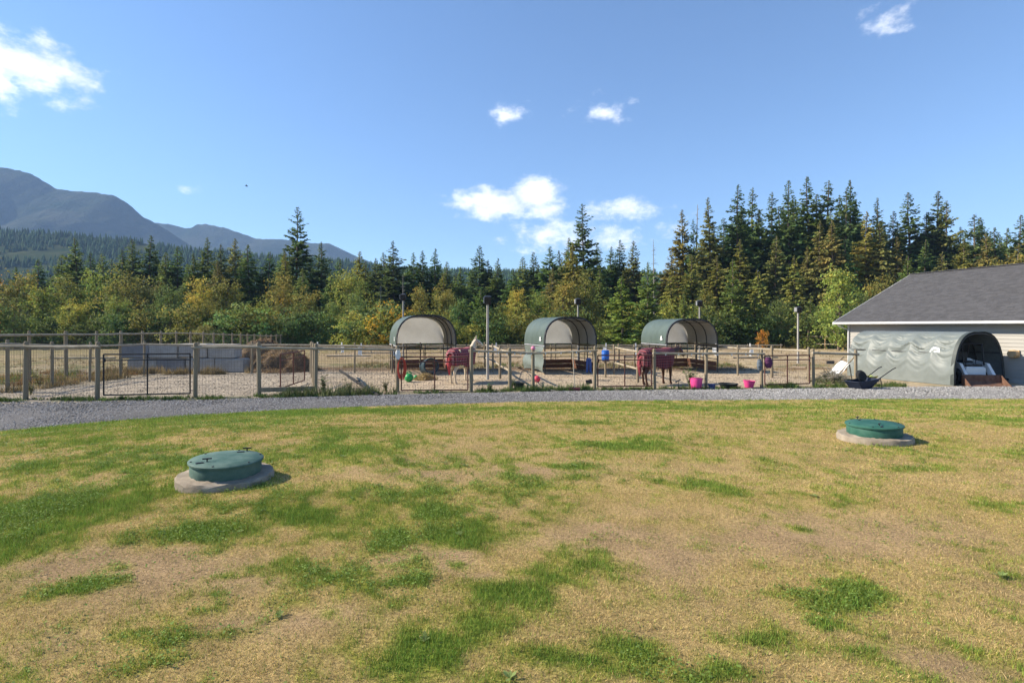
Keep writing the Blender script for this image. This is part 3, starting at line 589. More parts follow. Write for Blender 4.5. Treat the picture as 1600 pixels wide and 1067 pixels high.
# ------------------------------------------------------------------ fences
wood = M('weathered_wood', (.155, .122, .078), (.31, .255, .175), scale=4, rough=.9, bump=.004, bscale=30, stretch=(3, 3, .5))
railm = M('pale_rail', (.23, .19, .13), (.40, .345, .26), scale=3, rough=.9, bump=.004, bscale=20)
newwood = M('fresh_wood', (.34, .21, .10), (.48, .33, .18), scale=3, rough=.85, stretch=(3, 3, .5))
wirem = M('galvanised_wire', (.10, .09, .075), (.16, .145, .12), rough=.7, metal=.2)
postme = None
def fence(name, label, pts, rr=.045, pr=.062, wire=True, skip=(), rail2=(), group='paddock fences', railmat=None, postmat=None, drop=.17, wtop=.25, noposts=()):
    """pts: (x, depth, height)"""
    global postme
    x0, y0 = pts[0][:2]; e = thing(name, label, 'fence', (x0, y0, float(gz(x0, y0))), 0, group); o0 = Vector(e.location)
    if postme is None:
        postme = MB().lathe([(1.0, -.15), (.98, .3), (.95, .96), (.88, .985), (.55, 1.0)], 10)
        m_ = bpy.data.meshes.new('post'); m_.from_pydata(postme.v, [], postme.f); m_.update(); m_.polygons.foreach_set('use_smooth', [True] * len(m_.polygons)); m_.set_sharp_from_angle(angle=R(40)); m_.materials.append(wood); postme = m_
    for i, (x, y, h) in enumerate(pts):
        if i in noposts: continue
        p = link('post', postme, None, e, Vector((x, y, float(gz(x, y)))) - o0); r_ = pr * random.uniform(.9, 1.15)
        p.scale = (r_, r_, h); p.rotation_euler = (random.uniform(-.015, .015), random.uniform(-.015, .015), random.uniform(0, 6))
        if postmat: p.data = p.data.copy(); p.data.materials[0] = postmat
    for i in range(len(pts) - 1):
        a = Vector((pts[i][0], pts[i][1], float(gz(*pts[i][:2])))) - o0; b = Vector((pts[i + 1][0], pts[i + 1][1], float(gz(*pts[i + 1][:2])))) - o0; d = (b - a).normalized()
        ha, hb = pts[i][2], pts[i + 1][2]
        zs = [] if i in skip else [drop]
        if i in rail2: zs += [max(ha, hb) * .62]
        for dr in zs:
            q = d.cross(Vector((0, 0, 1))).normalized() * (.05 if dr == drop else .055)
            j0, j1 = random.uniform(-.015, .015), random.uniform(-.015, .015)
            pa = a + Vector((0, 0, ha - dr + j0)) + q - d * .1; pb = b + Vector((0, 0, hb - dr + j1)) + q + d * .1; mid = (pa + pb) / 2 + Vector((0, 0, random.uniform(-.025, .01)))
            MB().tube([pa, mid, pb], [rr * random.uniform(.9, 1.1), rr, rr * random.uniform(.85, 1.05)], 8).build('rail', railmat or railm, e, smooth=True)
        if wire and i not in skip:
            mb = MB(); L = (b - a).length; nvert = int(L / .1); wz0 = .06; q = d.cross(Vector((0, 0, 1))).normalized() * -.066
            for k in range(1, nvert):
                f_ = k / nvert; p0 = a.lerp(b, f_) + q; top = ha * (1 - f_) + hb * f_ - wtop
                mb.tube([p0 + Vector((0, 0, wz0)), p0 + Vector((0, 0, top))], .0028, 3, False)
            nh = 11
            for k in range(nh):
                f_ = (k / (nh - 1)) ** 1.25
                mb.tube([a + q + Vector((0, 0, wz0 + (ha - wtop - wz0) * f_)), b + q + Vector((0, 0, wz0 + (hb - wtop - wz0) * f_))], .0028, 3, False)
            mb.build('wire_mesh', wirem, e)
    return e
fr = [(px, y_, h) for px, y_, h in [(-75, 626, 1.92), (40, 624, 1.91), (152, 624, 1.90), (305, 621, 1.86), (405, 619, 1.86), (493, 616, 1.80), (621, 612, 1.70), (736, 612, 1.68)]]
front = [(*P(px, y_), h) for px, y_, h in fr]
fence('paddock_fence', 'round post fence with wire mesh along the drive on the left', front, skip=(2, 4, 6), pr=.068)
xa, ya = P(405, 619); xb, yb = P(493, 616)
a_, b_ = front[4], front[5]
tag(MB().tube([(a_[0] + .05, a_[1] - .06, 1.66), (b_[0] - .05, b_[1] - .06, 1.62)], .045, 8).build('top_rail', railm, bpy.data.objects['paddock_fence'], smooth=True)); bpy.data.objects['top_rail'].location = -Vector(bpy.data.objects['paddock_fence'].location)
lb = MB().box(((a_[0] + b_[0]) / 2, (a_[1] + b_[1]) / 2 - .05, .22), (1.75, .05, .15), math.atan2(b_[1] - a_[1], b_[0] - a_[0])).build('bottom_board', wood, bpy.data.objects['paddock_fence']); lb.location = -Vector(bpy.data.objects['paddock_fence'].location)
front2 = [(*P(px, y_), h) for px, y_, h in [(736, 611.5, 1.68), (797, 610.5, 1.6), (833, 609.5, 1.58), (929, 609, 1.66)]]
fence('pen_fence', 'pole rail pen fence between the two middle gates', front2, wire=False, noposts=(0,), pr=.06)
front3 = [(*P(px, y_), h) for px, y_, h in [(1023, 608, 1.55), (1103, 606, 1.52), (1190, 605.5, 1.5)]]
fence('pen_fence', 'pole rail pen fence in front of the dark horse', front3, wire=False, pr=.066)
front4 = [(*P(px, y_), h) for px, y_, h in [(1271, 604, 1.52), (1337, 602, 1.45)]]
fence('pen_fence', 'short pole rail fence ending at the tarp garage', front4, wire=False, pr=.068)
lane = [(-18.5, 17.7, 1.9), (-18.5, 19.3, 1.92), (-18.35, 21, 1.8), (-18.3, 22.8, 1.74), (-18.3, 24.6, 1.7), (-18.25, 26.1, 1.68), (-15.8, 26.5, 1.62), (-13.2, 26.7, 1.62), (-10.3, 26.9, 1.6)]
fence('lane_fence', 'lower wire mesh fence in front of the concrete blocks', lane, pr=.055)
crossf = [(-7.75, 20.6, 1.7), (-8.55, 22.6, 1.7), (-9.4, 24.7, 1.7)]
fence('cross_fence', 'short fence row running back from the open gate', crossf, wire=False, pr=.055)
backf = [(-10.3, 27.05, 1.6), (-8.1, 27.1, 1.55), (-6.2, 27.2, 1.5), (-5.2, 29.8, 1.5)]
fence('back_pen_fence', 'wire mesh pen fence left of the first shelter', backf, pr=.05)
div1 = [(-.1, 21.4, 1.5), (-.55, 24.2, 1.5), (-1.0, 27.8, 1.5), (-1.6, 31, 1.5)]
fence('pen_divider', 'pole rail divider between the cream horse and middle shelter', div1, wire=False, pr=.055, rail2=(0, 1, 2))
div2 = [(5.4, 22.6, 1.5), (5.1, 26.3, 1.5), (6.2, 30.6, 1.4)]
fence('pen_divider', 'pole rail divider beside the blue barrel', div2, wire=False, pr=.058, rail2=(0, 1))
div3 = [(12.85, 22.8, 1.5), (12.2, 24.7, 1.5), (11.2, 26.1, 1.5), (10.8, 31, 1.5)]
fence('pen_divider', 'sunlit pole rail divider right of the third shelter', div3, wire=False, pr=.056)
rear = [(x_, 31.2 + .02 * x_, 1.35) for x_ in np.arange(-5.2, 15.1, 2.5)]
fence('rear_pen_fence', 'low pole fence behind the three shelters', rear, wire=False, pr=.045, rr=.035)
tall = [(-19.8 - .486 * k, 21.6 + 2.34 * k, 2.22 - .018 * k) for k in range(-1, 24)]
fence('tall_fence', 'tall wire mesh fence receding along the left side of the field', tall, pr=.07)
farx = np.arange(-31.2, 39, 2.75)
fence('field_fence', 'distant post and rail fence along the foot of the forest', [(x_, 75.5 - .045 * (x_ + 31), 1.7) for x_ in farx], wire=True, pr=.06, rr=.05)
side = [(38.6 + .1 * k, 72.0 - 3.4 * k, 1.75) for k in range(0, 8)]
fence('side_fence', 'fresh wood post fence receding left of the grey building', side, pr=.07, rail2=(0, 1, 2, 3, 4, 5, 6), postmat=newwood, wire=False)
fence('arena_rail', 'low pale rail around the riding arena', [(x_, 52 + .03 * x_, .95) for x_ in np.arange(-24, 30, 3.4)], wire=False, pr=.05, rr=.05, drop=.12)
# insulators under the pen rails
insm = M('white_plastic', (.75, .75, .72), (.82, .82, .8), rough=.5)
for fo, pts in (('pen_fence', front2), ('pen_fence.001', front3)):
    e = bpy.data.objects[fo]; o0 = Vector(e.location)
    for i in range(len(pts) - 1):
        for f_ in (.2, .45, .7, .92):
            p = Vector(pts[i]).lerp(Vector(pts[i + 1]), f_); z = p.z - .25
            MB().lathe([(.012, 0), (.024, .01), (.024, .05), (.012, .06)], 8, (p.x - o0.x, p.y - o0.y - .07, z - o0.z)).build('insulator', insm, e)

blackm = M('black_paint', (.012, .012, .013), (.025, .025, .027), rough=.5)
rustm = M('rusty_red_pipe', (.085, .032, .025), (.14, .055, .04), rough=.7)
def gate(label, p0, p1, zt, z2, zb, mat, mesh=True, r=.024):
    a = Vector((p0[0], p0[1], 0)); b = Vector((p1[0], p1[1], 0)); L = (b - a).length
    e = thing('wire_gate', label, 'gate', a, math.atan2(b.y - a.y, b.x - a.x), 'metal gates of the pens')
    bar = lambda nm, q0, q1, rr=r: MB().tube([q0, q1], rr, 8).build(nm, mat, e, smooth=True)
    bar('top_bar', (0, 0, zt), (L, 0, zt)); bar('middle_bar', (0, 0, z2), (L, 0, z2), r * .85); bar('bottom_bar', (0, 0, zb), (L, 0, zb))
    for t in (0, L / 2, L): bar('upright', (t, 0, zb), (t, 0, zt))
    if mesh:
        mb = MB(); n = int(L / .1)
        for k in range(1, n): mb.tube([(L * k / n, .012, zb), (L * k / n, .012, z2)], .0022, 3, False)
        for k in range(1, 11): z = zb + (z2 - zb) * k / 11; mb.tube([(0, .012, z), (L, .012, z)], .0022, 3, False)
        mb.build('wire_infill', mat, e)
    MB().box((.03, -.02, (zt + z2) / 2 - .1), (.05, .05, .12), ch=.01).build('latch', mat, e)
    MB().tube([(L - .02, 0, zt - .1), (L + .16, 0, zt - .1)], .014, 6).build('hinge', mat, e); MB().tube([(L - .02, 0, zb + .1), (L + .16, 0, zb + .1)], .014, 6).build('hinge', mat, e)
    return e
def fx(px): # depth of the front fence line at a photo column
    return float(np.interp(px, [40, 152, 305, 405, 493, 621, 736, 833, 929, 1023, 1103, 1190, 1271, 1337], [17.3, 17.3, 17.8, 18.1, 18.6, 19.3, 19.4, 19.9, 19.9, 20.1, 20.55, 20.55, 21, 21.4]))
def FP(px): return (PX(px, fx(px)), fx(px))
gate('black wire mesh gate standing closed at the far left', FP(162), FP(297), 1.48, 1.28, .14, blackm)
gate('dark gate swung open towards the manure pile', (-8.75, 22.2), (-8.45, 19.2), 1.38, 1.15, .14, rustm)
gate('rusty gate in front of the left shelter and green balls', FP(627), FP(731), 1.28, 1.10, .06, rustm)
gate('rusty gate beside the dark horse and the blue barrel', FP(934), FP(1018), 1.30, 1.12, .13, rustm)
gate('rusty gate at the right between bag post and brush pile', FP(1195), FP(1265), 1.25, 1.08, .13, rustm)
# ------------------------------------------------------------------ horse shelters
tarp_g = M('green_tarp', (.085, .118, .102), (.11, .148, .13), scale=2, rough=.5, bump=.01, bscale=5, trans=.2, spec=.4)
tarp_w = M('pale_lining', (.56, .54, .48), (.64, .62, .56), scale=2, rough=.7, bump=.008, bscale=4, trans=.5)
pipe = M('dark_pipe', (.03, .032, .034), (.05, .05, .05), rough=.5)
gpipe = M('grey_pipe', (.25, .26, .26), (.35, .35, .35), rough=.5, metal=.4)
kick = M('kick_board_wood', (.13, .055, .035), (.21, .10, .06), scale=3, rough=.85, stretch=(1, 1, 6))
emb = M('white_print', (.8, .8, .8), (.85, .85, .85), rough=.6)
def shelter(label, nl, rz, w, L, top, lowtarp, group='round topped horse shelters'):
    """nl: near left foot (x, depth); rz: turn towards the left"""
    e = thing('horse_shelter', label, 'shelter', (nl[0], nl[1], float(gz(*nl))), rz, group)
    ev = 1.5; sh = top - ev
    def arch(t, off=0.):
        a = math.pi * (1 - t); c, s = math.cos(a), math.sin(a)
        x = w / 2 + (w / 2 + off) * (abs(c) ** .72) * (1 if c > 0 else -1); z = ev + (sh + off) * (abs(s) ** .80)
        return x, z
    def sheet(off, sag):
        def fn(u, v):
            x, z = arch(u, off); k = abs(math.sin(v * 3 * math.pi)) * sag * (.6 + .4 * math.sin(u * 17 + v * 5)); cx, cz = w / 2 - x, ev - z; n = math.hypot(cx, cz) + .01
            return (x + cx / n * k, v * L, z + cz / n * k - (.03 * abs(math.sin(v * 9)) if u in (0, 1) else 0))
        return fn
    MB().grid(sheet(.03, .035), 26, 18).build('cover', tarp_g, e, smooth=True)
    MB().grid(sheet(.012, .035), 26, 18).build('lining', tarp_w, e, smooth=True)
    # closed back end
    def endp(u, v):
        x, z = arch(u); zz = ev - .05 + (z - ev + .05) * v; xx = w / 2 + (x - w / 2) * (1 if v > .02 else 1)
        return (xx, L - .03 + .05 * math.sin(u * 9 + v * 4) * math.sin(v * 3.1), zz)
    MB().grid(endp, 20, 8).build('end_panel', tarp_w, e, smooth=True)
    for k in range(4):
        y = L * k / 3; pts = [(arch(t, -.015)[0], y, arch(t, -.015)[1]) for t in np.linspace(0, 1, 15)]
        MB().tube([(pts[0][0], y, 0)] + pts + [(pts[-1][0], y, 0)], .026, 6).build('rib', pipe, e, smooth=True)
    def band(u, v):
        x, z = arch(u, .036 + .0 * v); return (x, -.015 + v * .10, z)
    MB().grid(band, 26, 1).build('front_hem', pipe, e, smooth=True)
    MB().grid(lambda u, v: (arch(u, .026)[0], .0 , arch(u, .026)[1] - .0 - (.10 * v) * max(.15, math.sin(u * math.pi)) if True else 0), 26, 1).build('front_trim', pipe, e)
    for t in (.32, .5, .68): x, z = arch(t, -.02); MB().tube([(x, 0, z), (x, L, z)], .018, 6).build('purlin', pipe, e)
    for z in (1.42,):
        for x in (0, w): MB().tube([(x, 0, z), (x, L, z)], .04, 6).build('eave_pole', wood if x else gpipe, e, smooth=True)
    for z in (.68, .9, 1.15, 1.38):
        MB().tube([(0, L, z), (w, L, z)], .02, 6).build('panel_rail', pipe, e)
        MB().tube([(w, 0, z), (w, L, z)], .02, 6).build('panel_rail', pipe, e)
        if not lowtarp: MB().tube([(0, 0, z), (0, L, z)], .02, 6).build('panel_rail', pipe, e)
    for x in (w * .3, w * .65): MB().tube([(x, L, .05), (x, L, 1.4)], .02, 6).build('panel_upright', pipe, e)
    for y in (L * .45,): MB().tube([(w, y, .05), (w, y, 1.4)], .02, 6).build('panel_upright', pipe, e)
    for i, z in enumerate((.17, .42)):
        MB().box((w / 2, L - .04, z), (w - .1, .035, .235), ch=.006).build('kick_board', kick, e)
        MB().box((w - .04, L / 2, z), (.035, L - .14, .235), ch=.006).build('kick_board', kick, e)
    if lowtarp:
        def lt(u, v):
            return (-.06 - .06 * math.sin(u * 5 + v * 3) - .05 * math.sin(v * 9 + u * 2), u * L * 1.0 - .05, 1.38 - 1.3 * v + .10 * math.sin(u * math.pi) * (v > .9))
        MB().grid(lt, 16, 12).build('side_curtain', M('silver_tarp', (.15, .18, .165), (.20, .235, .215), rough=.45, bump=.012, bscale=4, trans=.15), e, smooth=True)
    # printed mark on the near left of the cover
    x, z = arch(.075, .036); y0 = L * .17
    em = MB(); em.add([(-.052, y0 - .11, ev + .27), (-.052, y0 + .11, ev + .27), (-.052, y0, ev + .42)], [(0, 1, 2)]); em.add([(-.050, y0 - .14, ev + .18), (-.050, y0 + .14, ev + .18), (-.050, y0 + .14, ev + .235), (-.050, y0 - .14, ev + .235)], [(0, 1, 2, 3)])
    em.build('printed_mark', emb, e)
    return e
shelter('green round topped horse shelter behind the green balls', (-5.8, 26.4), R(18.5), 3.05, 3.3, 3.0, False)
shelter('green round topped horse shelter in the middle with curtained side', (1.64, 26.4), R(16.7), 2.85, 3.2, 2.88, True)
shelter('green round topped horse shelter behind the dark horse', (8.0, 27.2), R(9.5), 2.85, 3.2, 2.78, False)

# ------------------------------------------------------------------ grey building
BO = Vector((18.9, 29.5, 0)); BA = Vector((.293, -.956, 0)); BB = Vector((.956, .293, 0)); BL, BW = 8.35, 10.8; EZ = 2.62
ang = math.atan2(BA.y, BA.x)
bld = thing('garage_building', 'long grey shingled building with pale lap siding and white gutter', 'building', BO, ang)
# local frame: x along the wall towards the viewer, -y outwards... y = local left of x
inner = 1 if (Matrix.Rotation(ang, 3, 'Z') @ Vector((0, 1, 0))).dot(BB) > 0 else -1
def Y(b): return b * inner
siding = M('lap_siding', (.33, .315, .29), (.38, .365, .335), scale=2, rough=.7, stretch=(.2, 1, 4))
trim = M('white_trim', (.52, .52, .51), (.58, .58, .57), rough=.55)
shing = M('roof_shingle', (.045, .045, .049), (.085, .084, .09), scale=14, rough=.95, bump=.006, bscale=60, spec=.2, detail=8)
MB().box((BL / 2, Y(BW / 2), EZ / 2), (BL, BW, EZ)).build('wall', siding, bld)
for i in range(16):
    z = .12 + i * .158
    MB().add([(-.002, Y(-.012), z + .158), (BL + .002, Y(-.012), z + .158), (BL + .002, Y(-.032), z), (-.002, Y(-.032), z), (-.002, Y(-.004), z), (BL + .002, Y(-.004), z)], [(0, 1, 2, 3), (3, 2, 5, 4)]).build('siding_board', siding, bld)
for x_ in (.0, BL): MB().box((x_, Y(-.03), EZ / 2), (.11, .06, EZ - .02)).build('corner_trim', trim, bld)
ov, oe = .5, .5; pitch = (5.5 - EZ) / (BW / 2 + oe)
RZ = EZ + .02 + pitch * (BW / 2 + oe)
for s_ in (0, 1):
    b0, b1 = (-oe, BW / 2) if s_ == 0 else (BW + oe, BW / 2)
    MB().add([(-ov, Y(b0), EZ + .02), (BL + ov, Y(b0), EZ + .02), (BL + ov, Y(b1), RZ), (-ov, Y(b1), RZ), (-ov, Y(b0), EZ - .10), (BL + ov, Y(b0), EZ - .10), (BL + ov, Y(b1), RZ - .12), (-ov, Y(b1), RZ - .12)],
             [(0, 1, 2, 3), (7, 6, 5, 4), (0, 3, 7, 4), (1, 5, 6, 2), (0, 4, 5, 1)]).build('roof_deck', shing, bld)
for x_ in (0, BL): MB().add([(x_, Y(0), EZ), (x_, Y(BW), EZ), (x_, Y(BW / 2), RZ - .14), (x_ + .05, Y(0), EZ), (x_ + .05, Y(BW), EZ), (x_ + .05, Y(BW / 2), RZ - .14)], [(0, 1, 2), (5, 4, 3), (0, 3, 4, 1), (1, 4, 5, 2), (2, 5, 3, 0)]).build('gable', siding, bld)
# shingle tabs
rng = np.random.default_rng(5); sl_ = math.hypot(BW / 2 + oe, RZ - EZ - .02); ncr = int(sl_ / .14); V3, F3, C3 = [], [], []
for r_ in range(ncr):
    x_ = -ov - rng.uniform(0, .3)
    while x_ < BL + ov:
        wd = rng.uniform(.14, .34); a0, a1 = max(x_, -ov), min(x_ + wd - .006, BL + ov); x_ += wd
        if a1 - a0 < .03: continue
        t0, t1 = r_ / ncr, min(1, (r_ + 1.15) / ncr); th = .008 + rng.uniform(0, .009); b = len(V3)
        for aa in (a0, a1):
            for tt, hh in ((t0, th), (t1, .003), (t0, .0)):
                V3.append((aa, Y(-oe + (BW / 2 + oe) * tt), EZ + .02 + (RZ - EZ - .02) * tt + hh + .004))
        F3 += [(b, b + 3, b + 4, b + 1), (b + 2, b + 5, b + 3, b), (b + 2, b, b + 1, b + 1), (b + 5, b + 4, b + 3, b + 3)]
        C3 += [np.ones(3) * rng.uniform(.85, 1.15)] * 6
F3 = [q for q in F3 if len(set(q)) == 4]
shing2 = M('shingle_tab', (.046, .046, .050), (.088, .087, .093), scale=45, rough=.95, bump=.004, bscale=80, spec=.2, attr='col', detail=8)
tag(link('shingle_courses', npmesh('shingle_courses', V3, F3, np.array(C3)), shing2, bld), kind='stuff')
MB().box((BL / 2, Y(BW / 2), RZ + .012), (BL + 2 * ov, .28, .05), ch=.015).build('ridge_cap', shing, bld)
MB().box((BL / 2, Y(-oe - .065), EZ - .045), (BL + 2 * ov + .04, .125, .12), ch=.02).build('gutter', trim, bld)
MB().box((BL / 2, Y(-oe / 2), EZ - .125), (BL + 2 * ov - .02, oe, .02)).build('soffit', trim, bld)
for x_ in (-ov - .012, BL + ov + .012):
    MB().add([(x_ - .012, Y(-oe - .1), EZ - .16), (x_ - .012, Y(-oe - .1), EZ + .015), (x_ - .012, Y(BW / 2), RZ + .005), (x_ - .012, Y(BW / 2), RZ - .18), (x_ + .012, Y(-oe - .1), EZ - .16), (x_ + .012, Y(-oe - .1), EZ + .015), (x_ + .012, Y(BW / 2), RZ + .005), (x_ + .012, Y(BW / 2), RZ - .18)],
             [(0, 1, 2, 3), (7, 6, 5, 4), (1, 5, 6, 2), (0, 3, 7, 4), (0, 4, 5, 1)]).build('rake_board', trim, bld)
for x_ in (-.25, BL + .1):
    MB().tube([(x_, Y(-oe - .05), EZ - .1), (x_ + .02, Y(-oe + .03), EZ - .2), (x_ * .2 + (.08 if x_ < 0 else BL * .8), Y(-.09), EZ - .42), (x_ * .2 + (.08 if x_ < 0 else BL * .8), Y(-.09), .15)], .038, 6).build('downspout', trim, bld)
MB().box((BL / 2, Y(-.02), .05), (BL + .02, .09, .22)).build('foundation', M('concrete', (.36, .35, .33), (.46, .45, .42), scale=5, rough=.9, bump=.004), bld)
hr = thing('hose_reel', 'tan garden hose reel on the wall at the right edge', 'hose reel', BO + BA * 7.75 - BB * .0 + Vector((0, 0, 1.15)), ang)
MB().box((0, Y(-.07), .1), (.30, .06, .3), ch=.01).build('bracket', newwood, hr)
for k in range(4): MB().lathe([(.15, -.03), (.17, -.015), (.17, .015), (.15, .03)], 16, (0, Y(-.14 - .045 * k), .1), mtx=Matrix.Rotation(R(90), 3, 'X')).build('hose_coil', M('tan_hose', (.38, .25, .12), (.5, .35, .2), rough=.6), hr)
tw = thing('leaning_tank', 'dark tray and pale trough on the ground at the right edge', 'trough', BO + BA * 7.4 - BB * .55, ang)
MB().lathe([(.30, 0), (.36, .2), (.37, .22), (.34, .22), (.28, .03)], 20, (0, 0, 0)).build('tub', blackm, tw); MB().box((-.75, 0, .1), (.6, .4, .2), ch=.03).build('block', M('pale_plastic', (.5, .52, .55), (.6, .6, .62), rough=.6), tw)

# ------------------------------------------------------------------ tarp garage with skid steer
GO = Vector((17.8, 21.2, 0)); gar = thing('tarp_garage', 'silvery green round tarp garage against the grey building', 'shelter', GO, ang)
GL, GW, GH = 4.75, 2.95, 2.16
sil = M('silver_green_tarp', (.14, .158, .147), (.18, .20, .187), scale=1.5, rough=.5, bump=.006, bscale=7, trans=.06, spec=.45)
sil_in = M('dark_tarp_lining', (.10, .115, .11), (.14, .15, .15), rough=.7, trans=.05)
def garch(t, off=0.):
    a = math.pi * (1 - t); c, s = math.cos(a), math.sin(a)
    return Y(GW / 2 + (GW / 2 + off) * (abs(c) ** .68) * (1 if c > 0 else -1)), (GH + off) * max(0, s) ** .78
def gsheet(off, wr):
    def fn(u, v):
        y, z = garch(u, off); x = -v * GL; ribs = abs(math.sin(v * 5 * math.pi))
        k = 0
        if 0.0 < u < .5:
            q = u / .5; lowm = math.sin(math.pi * min(1, q * 1.1 + .03)); xx = v * GL; zz = q * 2.4; sagz = zz + .22 * ribs
            n = float(fbm(np.array([xx * .30]), np.array([sagz * 2.4 + xx * .16]), 1.5, 3, 7)[0]) - .5
            n2 = float(fbm(np.array([xx * .8 - zz * .3]), np.array([sagz * 6.0 - xx * .5]), 1.6, 2, 9)[0]) - .5
            k = wr * lowm * (.06 * ribs + (.27 * n + .12 * n2) * (.35 + .65 * ribs))
        d = Y(1) * k; y2 = y + d * (1 if u < .5 else 0)
        return (x, y2, max(.015, z - .3 * k))
    return fn
MB().grid(gsheet(.02, 1), 120, 110).build('cover', sil, gar, smooth=True)
MB().grid(gsheet(-.012, 1), 120, 110).build('lining', sil_in, gar, smooth=True)
MB().grid(lambda u, v: (-GL + .02, garch(u, 0)[0], garch(u, 0)[1] * v), 24, 6).build('end_panel', sil, gar, smooth=True)
for k in range(6):
    x_ = -GL * k / 5; MB().tube([(x_, *garch(t, -.05)) for t in np.linspace(0.001, .999, 21)], .024, 6).build('rib', pipe, gar, smooth=True)
for t in (.18, .5, .82): MB().tube([(0, *garch(t, -.06)), (-GL, *garch(t, -.06))], .02, 6).build('purlin', pipe, gar)
MB().grid(lambda u, v: (.02 - v * .14, *garch(.002 + u * .996, .027)), 40, 1).build('front_hem', M('dark_green_hem', (.045, .055, .05), (.06, .07, .065), rough=.5), gar, smooth=True)
mk = MB(); yy, zz = garch(.26, .03)
N_ = 10; cx_ = -.85
pts_o = [(cx_ + .17 * math.cos(math.pi * i / N_), .15 * math.sin(math.pi * i / N_)) for i in range(N_ + 1)]; pts_i = [(cx_ + .09 * math.cos(math.pi * i / N_), .075 * math.sin(math.pi * i / N_)) for i in range(N_ + 1)]
def onside(x_, dz):
    zt = 1.38 + dz; u = next(t for t in np.linspace(.02, .5, 400) if garch(t)[1] >= zt); f0 = gsheet(.02, 1)(u, -x_ / GL); return (x_, f0[1] - Y(.012), f0[2])
vs = [onside(*p) for p in pts_o] + [onside(*p) for p in pts_i]
mk.add(vs, [(i, i + 1, N_ + 2 + i, N_ + 1 + i) for i in range(N_)]); mk.add([onside(cx_ - .2, -.06), onside(cx_ + .2, -.06), onside(cx_ + .2, -.015), onside(cx_ - .2, -.015)], [(0, 1, 2, 3)])
mk.build('printed_mark', emb, gar)

sk = thing('skid_steer', 'white skid steer loader with rusty bucket parked in the tarp garage', 'loader', GO + BA * .2 + BB * 1.15, ang - R(25)); sk.scale = (.9, .9, .9)
whitep = M('white_machine_paint', (.62, .63, .63), (.72, .72, .72), scale=3, rough=.4); rubber = M('tyre_rubber', (.018, .018, .018), (.03, .03, .03), rough=.9)
rust = M('rusty_steel', (.085, .042, .027), (.19, .105, .07), scale=5, rough=.85, bump=.004)
mb = MB(); mb.box((-.95, 0, .58), (1.5, .8, .5), ch=.06); mb.box((-1.45, 0, 1.0), (.6, .95, .35), ch=.06); mb.build('body', whitep, sk)
for s_ in (-1, 1):
    mb = MB(); mb.add([(-1.7, s_ * .62, 1.15), (-.3, s_ * .62, .98), (.07, s_ * .62, .5), (.07, s_ * .62, .25), (-.08, s_ * .62, .25), (-.46, s_ * .62, .78), (-1.7, s_ * .62, .9)] + [(-1.7, s_ * .5, 1.15), (-.3, s_ * .5, .98), (.07, s_ * .5, .5), (.07, s_ * .5, .25), (-.08, s_ * .5, .25), (-.46, s_ * .5, .78), (-1.7, s_ * .5, .9)],
           [tuple(range(7)), tuple(range(13, 6, -1))] + [(i, (i + 1) % 7, 7 + (i + 1) % 7, 7 + i) for i in range(7)]); mb.build('lift_arm', whitep, sk)
    for x_ in (-1.35, -.45):
        w_ = MB().lathe([(.2, -.11), (.34, -.11), (.37, -.05), (.37, .05), (.34, .11), (.2, .11)], 20, (x_, s_ * .66, .37), mtx=Matrix.Rotation(R(90), 3, 'X')).build('wheel', rubber, sk)
        MB().lathe([(.0, -.07), (.2, -.07), (.2, .07), (.0, .07)], 16, (x_, s_ * .70, .37), cap=False, mtx=Matrix.Rotation(R(90), 3, 'X')).build('rim', whitep, w_)
    MB().tube([(-.35, s_ * .42, .9), (-.45, s_ * .42, 1.8), (-1.3, s_ * .42, 1.85), (-1.45, s_ * .42, 1.1)], .035, 6).build('cab_frame', blackm, sk)
MB().box((-.9, 0, 1.86), (.95, .92, .05), ch=.015).build('cab_roof', blackm, sk); MB().box((-.95, 0, 1.02), (.42, .45, .12), ch=.03).build('seat', blackm, sk); MB().box((-1.15, 0, 1.28), (.12, .42, .45), ch=.03).build('seat_back', blackm, sk)
MB().box((-.36, 0, .80), (.06, .70, .30), ch=.02).build('front_panel', blackm, sk)
for s_ in (-.2, .2): MB().tube([(-.55, s_, .95), (-.5, s_, 1.3)], .015, 5).build('control_lever', blackm, sk)
prof = [(.12, .62), (.12, .05), (.75, .03)]; hw = .80
mb = MB(); o_ = [(.10, .50), (.10, .03), (.78, .0), (.78, .03), (.30, .06), (.16, .2), (.13, .50)]
mb.add([(x_, -hw, z) for x_, z in o_] + [(x_, hw, z) for x_, z in o_], [tuple(range(7)), tuple(range(13, 6, -1))] + [(i, (i + 1) % 7, 7 + (i + 1) % 7, 7 + i) for i in range(7)]); bk = mb.build('bucket', rust, sk)
for s_ in (-1, 1): MB().add([(.10, s_ * hw, .52), (.10, s_ * hw, 0), (.78, s_ * hw, 0), (.10, s_ * (hw - .02), .52), (.10, s_ * (hw - .02), 0), (.78, s_ * (hw - .02), 0)], [(0, 1, 2), (5, 4, 3), (0, 2, 5, 3), (0, 3, 4, 1), (1, 4, 5, 2)]).build('side_plate', rust, bk)

